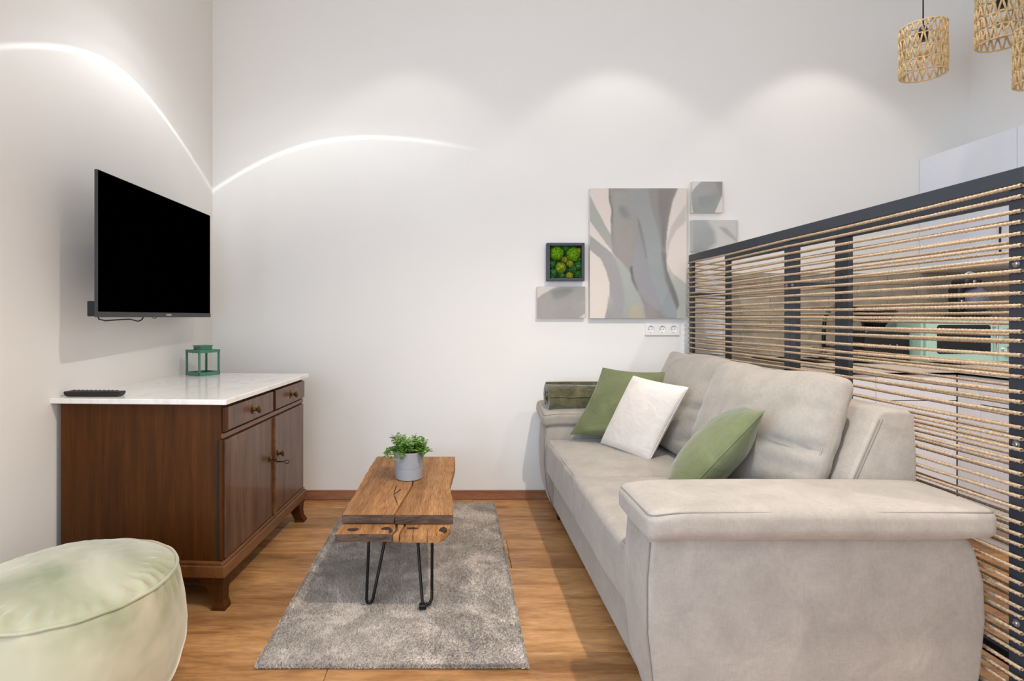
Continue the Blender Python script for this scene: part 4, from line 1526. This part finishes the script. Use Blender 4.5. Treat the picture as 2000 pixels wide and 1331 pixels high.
# capsule coffee machine on the microwave
M_grey = plain('blue_grey_plastic', (96, 100, 116), 0.32, 0, 0.5, var=0.03)
CO = (2.680, 2.93, MZ1 + 0.0008)
cm = tag(empty('capsule_machine', CO), 'round grey and black capsule coffee maker on top of the mint microwave', 'coffee machine')
MB().lathe([(0.002, 0.0), (0.085, 0.0), (0.096, 0.012), (0.098, 0.026), (0.094, 0.030), (0.002, 0.030)], 32, (0.0, 0, 0)).obj('drip_tray', M_black, cm, True, None, 40)
MB().tube([(0.0985 * math.cos(t), 0.0985 * math.sin(t), 0.0225) for t in np.linspace(0, 2 * PI, 40, endpoint=False)], 0.0022, 6, True).obj('green_trim', plain('green_trim', (70, 150, 120), 0.4), cm, True)
V, Fc = lathe([(0.002, 0.030), (0.055, 0.031), (0.075, 0.045), (0.084, 0.075), (0.082, 0.105), (0.070, 0.135), (0.048, 0.155), (0.02, 0.165), (0.002, 0.166)], 32)
V = [(x * 0.85 + 0.022, y, z_) for x, y, z_ in V]
MB().add(V, Fc).obj('water_tank', M_grey, cm, True)
V, Fc = softbox(0.040, 0.07, 0.135, 0.014, (2, 2, 4))
MB().add(V + np.array([-0.062, -0.01, 0.095]), Fc).obj('column', M_black, cm, True)
V, Fc = softbox(0.095, 0.10, 0.050, 0.022, (3, 3, 2))
MB().add(V + np.array([-0.020, -0.02, 0.185]), Fc).obj('head', M_black, cm, True)
MB().tube([(-0.020 + 0.030 * math.cos(t), -0.040, 0.205 + 0.030 * math.sin(t)) for t in np.linspace(-0.2, PI + 0.2, 18)], 0.0050, 8).obj('lever_bow', M_chrome, cm, True)
for zc in (0.085, 0.115):
    MB().lathe([(0.009, 0), (0.009, 0.003), (0.002, 0.004)], 16, (-0.066, -0.046, zc), 'y').obj('button', M_steel, cm, True)
MB().lathe([(0.010, 0), (0.010, 0.004), (0.002, 0.005)], 16, (-0.024, -0.070, 0.185), 'y').obj('dial', M_steel, cm, True)

# wall cupboards on the right wall
UX, UZ0, UZ1 = 2.855, 1.393, 2.090
for i, (y0, y1, lab) in enumerate(((2.842, YB - 0.001, 'white wall cupboard in the kitchen corner with black bow handle'), (2.240, 2.842, 'white wall cupboard cut off by the right edge of the picture'), (1.640, 2.240, 'white wall cupboard at the near end of the row'))):
    u = tag(empty('wall_cupboard', ((UX + XR) / 2, (y0 + y1) / 2, UZ0)), lab, 'cabinet', 'row of white wall cupboards')
    of = tuple(u.location)
    MB().box(UX + 0.020, XR - 0.001, y0 + 0.0005, y1 - 0.0005, UZ0, UZ1).obj('carcass', M_cab, u, off=of)
    dd = MB().box(UX, UX + 0.0185, y0 + 0.0015, y1 - 0.0015, UZ0 - 0.001, UZ1, 0.0012).obj('door', M_cab, u, off=of)
    yh = y0 + 0.060
    hp = [(UX, yh, 1.452), (UX - 0.022, yh, 1.452), (UX - 0.026, yh, 1.458), (UX - 0.028, yh, 1.53), (UX - 0.026, yh, 1.60), (UX - 0.022, yh, 1.606), (UX, yh, 1.606)]
    MB().tube(hp, 0.0048, 8).obj('handle', M_blackm, dd, True, of)

# ================================================================== PENDANT LAMPS
SH, SR = 0.250, 0.098
shade_me = ring_me = None
rr = random.Random(21)
mb = MB()
ROWS, NV = 4, 21
for rw in range(ROWS):
    z0, z1 = rw * SH / ROWS, (rw + 1) * SH / ROWS
    for k in range(NV):
        a0 = 2 * PI * (k + 0.5 * (rw % 2)) / NV
        da = 2 * PI / NV
        for sg in (0, 1):
            aa = a0 + rr.uniform(-0.06, 0.06)
            am = a0 + da * (0.5 if sg == 0 else -0.5) + rr.uniform(-0.03, 0.03)
            rad = SR + rr.uniform(-0.002, 0.002)
            pts = []
            for t in (0, 0.5, 1):
                ang = aa + (am - aa) * t
                pts.append((rad * math.cos(ang), rad * math.sin(ang), z0 + (z1 - z0) * t))
            mb.tube(pts, rr.uniform(0.0033, 0.0050), 6)
weave_me = mesh_np('shade_weave', mb.v, mb.f, True)
weave_me.materials.append(M_shade)


def ring_mesh(r):
    V, Fc = tube([((SR) * math.cos(2 * PI * k / 48), SR * math.sin(2 * PI * k / 48), 0.0012 * math.sin(k * 1.7)) for k in range(48)], r, 7, True)
    me = mesh_np('ring', V, Fc, True)
    me.materials.append(M_shade)
    return me


ring_a, ring_b = ring_mesh(0.0046), ring_mesh(0.0034)
s_ = NT('clear_bulb')
s_.set(0.03, 0, 0.5, color=(0.98, 0.98, 0.96))
s_.b.inputs['Transmission Weight'].default_value = 1.0
s_.b.inputs['IOR'].default_value = 1.1
M_bulb = s_.m


def pendant(x, y, zb, rz, lab):
    t = tag(empty('pendant_lamp', (x, y, zb), rz), lab, 'lamp', 'rope pendant lamps over the kitchen')
    link('shade_weave', weave_me, None, t)
    for k in range(ROWS + 1):
        o = link('ring', ring_a if k in (0, ROWS) else ring_b, None, t)
        o.location = (0, 0, SH * k / ROWS)
    MB().tube([(0, 0, SH + 0.004), (0, 0, CEIL - zb - 0.02)], 0.0032, 8).obj('cord', M_black, t, True)
    MB().lathe([(0.002, 0), (0.045, 0), (0.045, 0.02), (0.002, 0.021)], 24, (0, 0, CEIL - zb - 0.0215)).obj('canopy', M_black, t, True, None, 40)
    MB().lathe([(0.002, SH - 0.075), (0.019, SH - 0.075), (0.022, SH - 0.03), (0.016, SH - 0.004), (0.006, SH + 0.008), (0.002, SH + 0.008)], 20).obj('lamp_holder', M_black, t, True, None, 40)
    mb = MB()
    for k in range(3):
        a = 2 * PI * k / 3
        mb.tube([(0.016 * math.cos(a), 0.016 * math.sin(a), SH - 0.004), (SR * math.cos(a), SR * math.sin(a), SH)], 0.0016, 6)
    mb.obj('spider', M_blackm, t)
    prof = [(0.002, SH - 0.170), (0.018, SH - 0.166), (0.028, SH - 0.150), (0.031, SH - 0.132), (0.026, SH - 0.108), (0.014, SH - 0.084), (0.012, SH - 0.074), (0.002, SH - 0.073)]
    MB().lathe(prof, 20).obj('bulb', M_bulb, t, True)
    return t


def at(px, py, Y):
    return ((px - 890) * Y / F, Y, 1.12 + (620 - py) * Y / F)


x, y, z = at(1803, 146, 2.93)
pendant(x, y, z, 0.3, 'woven cord pendant lamp hanging alone, the leftmost of three')
x, y, z = at(1957, 84, 2.80)
pendant(x, y, z, 1.4, 'woven cord pendant lamp hanging highest, cut by the top of the picture')
x, y, z = at(2036, 160, 2.58)
pendant(x, y, z, 2.2, 'woven cord pendant lamp hanging lowest at the right edge of the picture')

# ================================================================== WALL ART
def inside(poly, X, Y):
    r = np.zeros(X.shape, bool)
    n_ = len(poly)
    j = n_ - 1
    for i in range(n_):
        xi, yi = poly[i]
        xj, yj = poly[j]
        c_ = ((yi > Y) != (yj > Y)) & (X < (xj - xi) * (Y - yi) / (yj - yi + 1e-12) + xi)
        r ^= c_
        j = i
    return r


s_ = NT('painted_canvas')
ca = s_.n('VertexColor')
ca.layer_name = 'paint'
f = s_.noise(s_.coords(), 90, 3)
col = s_.mix(0.18, ca.outputs['Color'], s_.ramp(f, [(0.3, (0.82, 0.82, 0.82)), (0.7, (1.06, 1.06, 1.06))]), 'MULTIPLY')
s_.set(0.8, 0, 0.2, color=col)
s_.bump(s_.noise(s_.coords(), 1400, 2), 0.25, 0.0005)
M_paint = s_.m
M_canvas = plain('canvas_edge', (216, 210, 202), 0.9)


def smooth2(A, it):
    for _ in range(it):
        A = (A + np.roll(A, 1, 0) + np.roll(A, -1, 0) + np.roll(A, 1, 1) + np.roll(A, -1, 1)) / 5
    return A


def lump(X, Y, fx, seed):
    return fnoise(np.stack([X.ravel(), Y.ravel(), 0 * X.ravel()], 1), fx, seed).reshape(X.shape)


def canvas(label, px0, px1, py0, py1, depth, box, bg_, shapes, nx=150, ny=200, name='canvas_print'):
    """box = reading window of the sketch coordinates; shapes = (polygon, rgb, rgb_at_bottom, blur, noise)"""
    Yf = YB - 0.001 - depth
    x0, _, z1 = at(px0, py0, Yf)
    x1, _, z0 = at(px1, py1, Yf)
    t = tag(empty(name, ((x0 + x1) / 2, YB - 0.001, (z0 + z1) / 2)), label, 'picture')
    of = tuple(t.location)
    MB().box(x0, x1, Yf + 0.0006, YB - 0.001, z0, z1, 0.002).obj('stretcher', M_canvas, t, off=of)
    U, W_ = np.meshgrid(np.linspace(0, 1, nx), np.linspace(0, 1, ny))
    X = box[0] + U * (box[2] - box[0])
    Yy = box[1] + W_ * (box[3] - box[1])
    C = np.empty((ny, nx, 3))
    C[:] = bg_
    for poly, c0, c1, blur, nz in shapes:
        m = inside(poly, X, Yy).astype(float)
        if blur:
            m = smooth2(m, blur)
        k = np.clip((Yy - min(p[1] for p in poly)) / (max(p[1] for p in poly) - min(p[1] for p in poly)), 0, 1)[..., None]
        g = (1 - k) * np.array(c0) + k * np.array(c1)
        g = (0.72 * g + 0.28 * g.mean(axis=-1, keepdims=True)) * 0.94
        g = g + nz * lump(X / (box[2] - box[0]), Yy / (box[2] - box[0]), 7, int(c0[0] + c1[2]))[..., None]
        C = C * (1 - m[..., None]) + g * m[..., None]
    C = np.clip(C, 0, 255) / 255
    Cl = np.where(C <= 0.04045, C / 12.92, ((C + 0.055) / 1.055) ** 2.4)
    V = np.stack([x0 + U * (x1 - x0), np.full_like(U, Yf), z1 - W_ * (z1 - z0)], -1).reshape(-1, 3) - np.array(of)
    i, j = np.meshgrid(np.arange(ny - 1), np.arange(nx - 1), indexing='ij')
    a = (i * nx + j).ravel()
    Fc = np.stack([a, a + nx, a + nx + 1, a + 1], 1).tolist()
    me = mesh_np('painting', V, Fc)
    at_ = me.color_attributes.new('paint', 'FLOAT_COLOR', 'POINT')
    at_.data.foreach_set('color', np.concatenate([Cl.reshape(-1, 3), np.ones((nx * ny, 1))], 1).astype(np.float32).ravel())
    link('painting', me, M_paint, t)
    return t


trunk = [(662, 140), (665, 240), (685, 320), (678, 400), (676, 520), (690, 640), (760, 740), (830, 850), (880, 940), (940, 1160), (1170, 1160), (1180, 1100), (1200, 1040), (1180, 960), (1140, 860), (1105, 760), (1100, 640), (1105, 500), (1122, 380), (1150, 250), (1195, 140)]
canvas('large abstract canvas of grey and sage sweeping bands above the sockets', 1152, 1341, 368, 622, 0.036, (515, 150, 1258, 1143), (224, 212, 202), [
    ([(1258, 260), (1200, 350), (1140, 440), (1108, 560), (1106, 700), (1130, 560), (1180, 470), (1258, 400)], (214, 204, 190), (208, 200, 186), 3, 2),
    ([(1105, 720), (1150, 800), (1258, 880), (1270, 1160), (1170, 1160), (1200, 1040), (1140, 860)], (202, 200, 186), (188, 194, 182), 2, 3),
    ([(505, 185), (560, 290), (620, 410), (680, 510), (695, 640), (640, 570), (575, 480), (505, 385)], (186, 186, 174), (182, 184, 170), 1, 3),
    ([(505, 500), (580, 560), (690, 650), (760, 750), (830, 850), (880, 930), (930, 1010), (945, 1160), (625, 1160), (650, 1060), (668, 970), (668, 880), (640, 780), (600, 690), (505, 612)], (180, 174, 168), (168, 166, 168), 1, 3),
    (trunk, (168, 160, 150), (158, 154, 152), 1, 5),
    ([(690, 180), (800, 170), (880, 330), (910, 470), (890, 520), (850, 600), (838, 740), (800, 790), (700, 620), (690, 420), (690, 300)], (178, 176, 164), (168, 156, 148), 12, 6),
    ([(745, 280), (790, 300), (825, 375), (780, 380), (740, 330)], (142, 148, 146), (150, 152, 150), 14, 2),
    ([(890, 490), (860, 590), (842, 700), (845, 800), (880, 920), (940, 1010), (1060, 1100), (1110, 1160), (1050, 980), (985, 830), (955, 680), (930, 560), (908, 470)], (164, 162, 164), (160, 160, 166), 2, 3),
    ([(790, 140), (850, 300), (900, 430), (930, 560), (955, 680), (985, 830), (1045, 1000), (1110, 1160), (1180, 1160), (1190, 1060), (1140, 980), (1090, 850), (1066, 700), (1058, 560), (1025, 430), (985, 290), (960, 140)], (172, 172, 166), (160, 172, 174), 2, 4),
    ([(1045, 140), (1185, 140), (1140, 250), (1112, 380), (1096, 500), (1084, 640), (1070, 560), (1060, 420), (1040, 280)], (158, 148, 142), (130, 130, 130), 8, 5),
    ([(1066, 640), (1098, 640), (1104, 760), (1140, 860), (1180, 960), (1200, 1040), (1185, 1080), (1150, 980), (1100, 850)], (140, 142, 140), (128, 126, 124), 4, 3),
    ([(690, 650), (770, 720), (830, 800), (880, 930), (930, 1050), (945, 1160), (765, 1160), (782, 1000), (772, 900), (740, 760)], (186, 190, 184), (176, 182, 172), 3, 4),
    ([(830, 1040), (880, 1030), (920, 1100), (910, 1160), (815, 1160)], (196, 188, 160), (194, 184, 150), 10, 3),
    ([(662, 960), (690, 1000), (700, 1050), (680, 1160), (630, 1160), (652, 1060)], (188, 186, 180), (164, 160, 156), 5, 3),
    ([(824, 760), (838, 740), (850, 830), (890, 930), (876, 938), (835, 850)], (116, 110, 106), (146, 146, 142), 2, 2),
    ([(880, 360), (905, 430), (935, 560), (955, 680), (946, 690), (920, 570), (890, 450)], (142, 142, 136), (150, 152, 152), 3, 2),
    ([(664, 140), (672, 240), (694, 320), (686, 400), (684, 430), (676, 400), (684, 320), (663, 240)], (132, 126, 120), (140, 134, 126), 2, 2),
])
canvas('small square canvas with one grey rounded shape, topmost on the right', 1351, 1411, 355, 416, 0.026, (1290, 98, 1532, 336), (222, 214, 204), [
    ([(1285, 190), (1310, 150), (1350, 110), (1380, 90), (1545, 90), (1535, 190), (1500, 270), (1465, 345), (1300, 345)], (178, 174, 168), (168, 172, 164), 2, 5),
    ([(1470, 90), (1545, 90), (1535, 190), (1510, 230), (1500, 150)], (160, 154, 150), (168, 164, 158), 8, 3),
    ([(1340, 215), (1490, 200), (1480, 270), (1440, 320), (1350, 300)], (158, 166, 158), (168, 174, 166), 14, 4),
], 70, 70)
canvas('pale sage canvas partly hidden by the rope partition rail', 1351, 1440, 430, 492, 0.026, (1290, 390, 1646, 630), (202, 199, 192), [
    ([(1285, 380), (1400, 380), (1470, 480), (1480, 560), (1400, 640), (1285, 640)], (182, 184, 178), (164, 168, 162), 24, 6),
    ([(1500, 440), (1560, 450), (1650, 540), (1650, 560), (1560, 500)], (182, 180, 174), (186, 184, 178), 6, 3),
], 90, 62)
canvas('small landscape canvas with grey bands below the moss picture', 1049, 1143, 560, 621, 0.030, (112, 897, 485, 1138), (212, 203, 196), [
    ([(100, 1000), (150, 960), (230, 915), (300, 890), (495, 890), (495, 1090), (420, 1150), (100, 1150)], (170, 166, 160), (178, 170, 164), 2, 6),
    ([(220, 930), (330, 905), (400, 920), (330, 980), (240, 1000)], (142, 146, 140), (160, 158, 150), 22, 4),
    ([(320, 1150), (390, 1060), (495, 985), (495, 1095), (420, 1150)], (184, 178, 172), (172, 164, 158), 3, 3),
], 90, 62)

# moss picture
Yf = YB - 0.001
x0, _, z1 = at(1068.5, 474.5, Yf - 0.05)
x1, _, z0 = at(1142, 549, Yf - 0.05)
mp = tag(empty('moss_picture', ((x0 + x1) / 2, Yf, (z0 + z1) / 2)), 'square dark framed picture filled with green preserved moss', 'picture')
of = tuple(mp.location)
M_fr = plain('dark_slate_frame', (60, 64, 74), 0.5, var=0.05)
wf = 0.0175
for a, b, c_, d_ in ((x0, x1, z1 - wf, z1), (x0, x1, z0, z0 + wf), (x0, x0 + wf, z0 + wf, z1 - wf), (x1 - wf, x1, z0 + wf, z1 - wf)):
    MB().box(a, b, Yf - 0.050, Yf, c_, d_, 0.0015).obj('frame_side', M_fr, mp, off=of)
MB().box(x0 + wf, x1 - wf, Yf - 0.012, Yf - 0.002, z0 + wf, z1 - wf).obj('backing_board', M_gap, mp, off=of)


def moss_mat(name, a, b, c_):
    s = NT(name)
    f_ = s.noise(s.coords(), 110, 3)
    s.set(0.9, 0, 0.15, color=s.ramp(f_, [(0.3, lin(a)), (0.5, lin(b)), (0.72, lin(c_))]))
    return s.m


M_m1 = moss_mat('ball_moss', (52, 92, 10), (96, 146, 18), (140, 186, 40))
M_m2 = moss_mat('cushion_moss', (78, 96, 16), (128, 146, 30), (176, 190, 74))
M_m3 = moss_mat('reindeer_moss', (22, 66, 26), (48, 110, 44), (110, 156, 92))
M_m4 = moss_mat('yellow_moss', (96, 104, 20), (150, 156, 34), (196, 196, 80))
rg = np.random.default_rng(3)


def mound(cx, cz, r, hgt, mat, nb, bl, seed, nm='moss_mound', wide=0.0012):
    """hemispherical tuft bristling with fine blades; local frame faces -Y"""
    rg_ = np.random.default_rng(seed)
    mb = MB()
    n1, n2 = 8, 16
    V = []
    for i in range(n1 + 1):
        t = PI / 2 * i / n1
        for k in range(n2):
            a = 2 * PI * k / n2
            rr_ = r * math.cos(t) * (1 + 0.06 * math.sin(5 * a + seed))
            V.append((cx + rr_ * math.cos(a), Yf - 0.012 - hgt * math.sin(t), cz + rr_ * math.sin(a)))
    Fc = [(i * n2 + k, i * n2 + (k + 1) % n2, (i + 1) * n2 + (k + 1) % n2, (i + 1) * n2 + k) for i in range(n1) for k in range(n2)]
    mb.add(V, Fc)
    for _ in range(nb):
        t = math.asin(rg_.random())
        a = rg_.uniform(0, 2 * PI)
        d = np.array([math.cos(t) * math.cos(a), -math.sin(t), math.cos(t) * math.sin(a)])
        p = np.array([cx + r * d[0], Yf - 0.012 + hgt * d[1], cz + r * d[2]])
        e = p + (d + rg_.normal(0, 0.35, 3)) * bl
        e[1] = max(e[1], Yf - 0.058)
        s1 = np.cross(d, rg_.normal(size=3))
        s1 = s1 / np.linalg.norm(s1) * wide
        mb.add([tuple(p - s1), tuple(p + s1), tuple(e)], [(0, 1, 2)])
    return mb.obj(nm, mat, mp, True, of)


def mpx(px, py):
    q = at(px, py, Yf - 0.04)
    return q[0], q[2]


for px, py, rp, hgt, m_, sd in ((1088.5, 494, 13.5, 0.034, M_m1, 1), (1121, 496, 13.5, 0.034, M_m1, 2), (1096, 523, 10, 0.030, M_m2, 3)):
    cx, cz = mpx(px, py)
    mound(cx, cz, rp * 3.4 / F, hgt, m_, 900, 0.005, sd)
for px, py, rp, hgt, m_, sd in ((1114, 514, 6, 0.024, M_m4, 4), (1130, 490, 5, 0.030, M_m4, 5), (1104, 507, 5, 0.024, M_m4, 6), (1113, 538, 6, 0.024, M_m4, 7), (1131, 518, 7, 0.026, M_m3, 8), (1082, 532, 7, 0.024, M_m3, 9), (1120, 526, 7, 0.024, M_m3, 10),
                                (1106, 484, 6, 0.024, M_m3, 11), (1080, 515, 6, 0.022, M_m3, 12), (1131, 536, 6, 0.024, M_m3, 13), (1098, 539, 6, 0.022, M_m3, 14), (1132, 506, 5, 0.024, M_m3, 15), (1080, 540, 5, 0.02, M_m3, 16)):
    cx, cz = mpx(px, py)
    mound(cx, cz, rp * 3.4 / F, hgt, m_, 260, 0.006, sd, 'moss_tuft', 0.0018)
mb = MB()
for _ in range(2600):
    p = np.array([rg.uniform(x0 + wf, x1 - wf), Yf - 0.012, rg.uniform(z0 + wf, z1 - wf)])
    e = p + np.array([rg.normal(0, 0.005), -rg.uniform(0.008, 0.02), rg.normal(0, 0.005)])
    e[0] = min(max(e[0], x0 + wf), x1 - wf)
    e[2] = min(max(e[2], z0 + wf), z1 - wf)
    s1 = np.array([rg.normal(), 0, rg.normal()])
    s1 = s1 / np.linalg.norm(s1) * 0.0024
    mb.add([tuple(p - s1), tuple(p + s1), tuple(e)], [(0, 1, 2)])
stuff(mb.obj('moss_bed', M_m3, mp, False, of))

# ---------------------------------------------------------------- triple socket
M_sock = plain('white_socket_plastic', (238, 236, 232), 0.35, 0, 0.5, var=0.01)
M_hole = plain('socket_hole', (40, 38, 36), 0.7)
sx0, _, sz1 = at(1260.5, 632.5, YB - 0.012)
sx1, _, sz0 = at(1327.5, 655, YB - 0.012)
so = tag(empty('triple_socket', ((sx0 + sx1) / 2, YB - 0.0005, (sz0 + sz1) / 2)), 'white triple wall socket under the large abstract canvas', 'socket')
of = tuple(so.location)
pitch = (sx1 - sx0) / 3
cz = (sz0 + sz1) / 2
mb = MB()
for i in range(3):
    cx = sx0 + pitch * (i + 0.5)
    # frame around each round insert
    n_ = 32
    sq = []
    ci = []
    for k in range(n_):
        a = 2 * PI * k / n_
        c_, s2 = math.cos(a), math.sin(a)
        m_ = max(abs(c_), abs(s2))
        sq.append((cx + pitch / 2 * c_ / m_, YB - 0.012, cz + (sz1 - sz0) / 2 * s2 / m_))
        ci.append((cx + 0.0215 * c_, YB - 0.012, cz + 0.0215 * s2))
    ci2 = [(x, YB - 0.0015, z) for x, y, z in ci]
    sq2 = [(x, YB - 0.0005, z) for x, y, z in sq]
    V = sq + ci + ci2 + sq2
    Fc = []
    for k in range(n_):
        k2 = (k + 1) % n_
        Fc += [(k, k2, n_ + k2, n_ + k), (n_ + k, n_ + k2, 2 * n_ + k2, 2 * n_ + k), (k, 3 * n_ + k, 3 * n_ + k2, k2)]
    mb.add(V, Fc)
mb.obj('cover_frame', M_sock, so, off=of)
for i in range(3):
    cx = sx0 + pitch * (i + 0.5)
    ins = MB().lathe([(0.002, 0), (0.0212, 0.0), (0.0212, 0.0018), (0.002, 0.0018)], 28, (cx, YB - 0.0008, cz), 'y').obj('socket_insert', M_sock, so, off=of)
    mh = MB()
    for dx in (-0.0095, 0.0095):
        mh.lathe([(0.0005, 0), (0.0030, 0), (0.0030, 0.0006), (0.0005, 0.0006)], 12, (cx + dx, YB - 0.0024, cz), 'y')
    mh.box(cx - 0.004, cx + 0.004, YB - 0.006, YB - 0.0022, cz + 0.0185, cz + 0.0212).box(cx - 0.003, cx + 0.003, YB - 0.006, YB - 0.0022, cz - 0.0212, cz - 0.0185)
    mh.obj('contact', M_hole, ins, off=of)
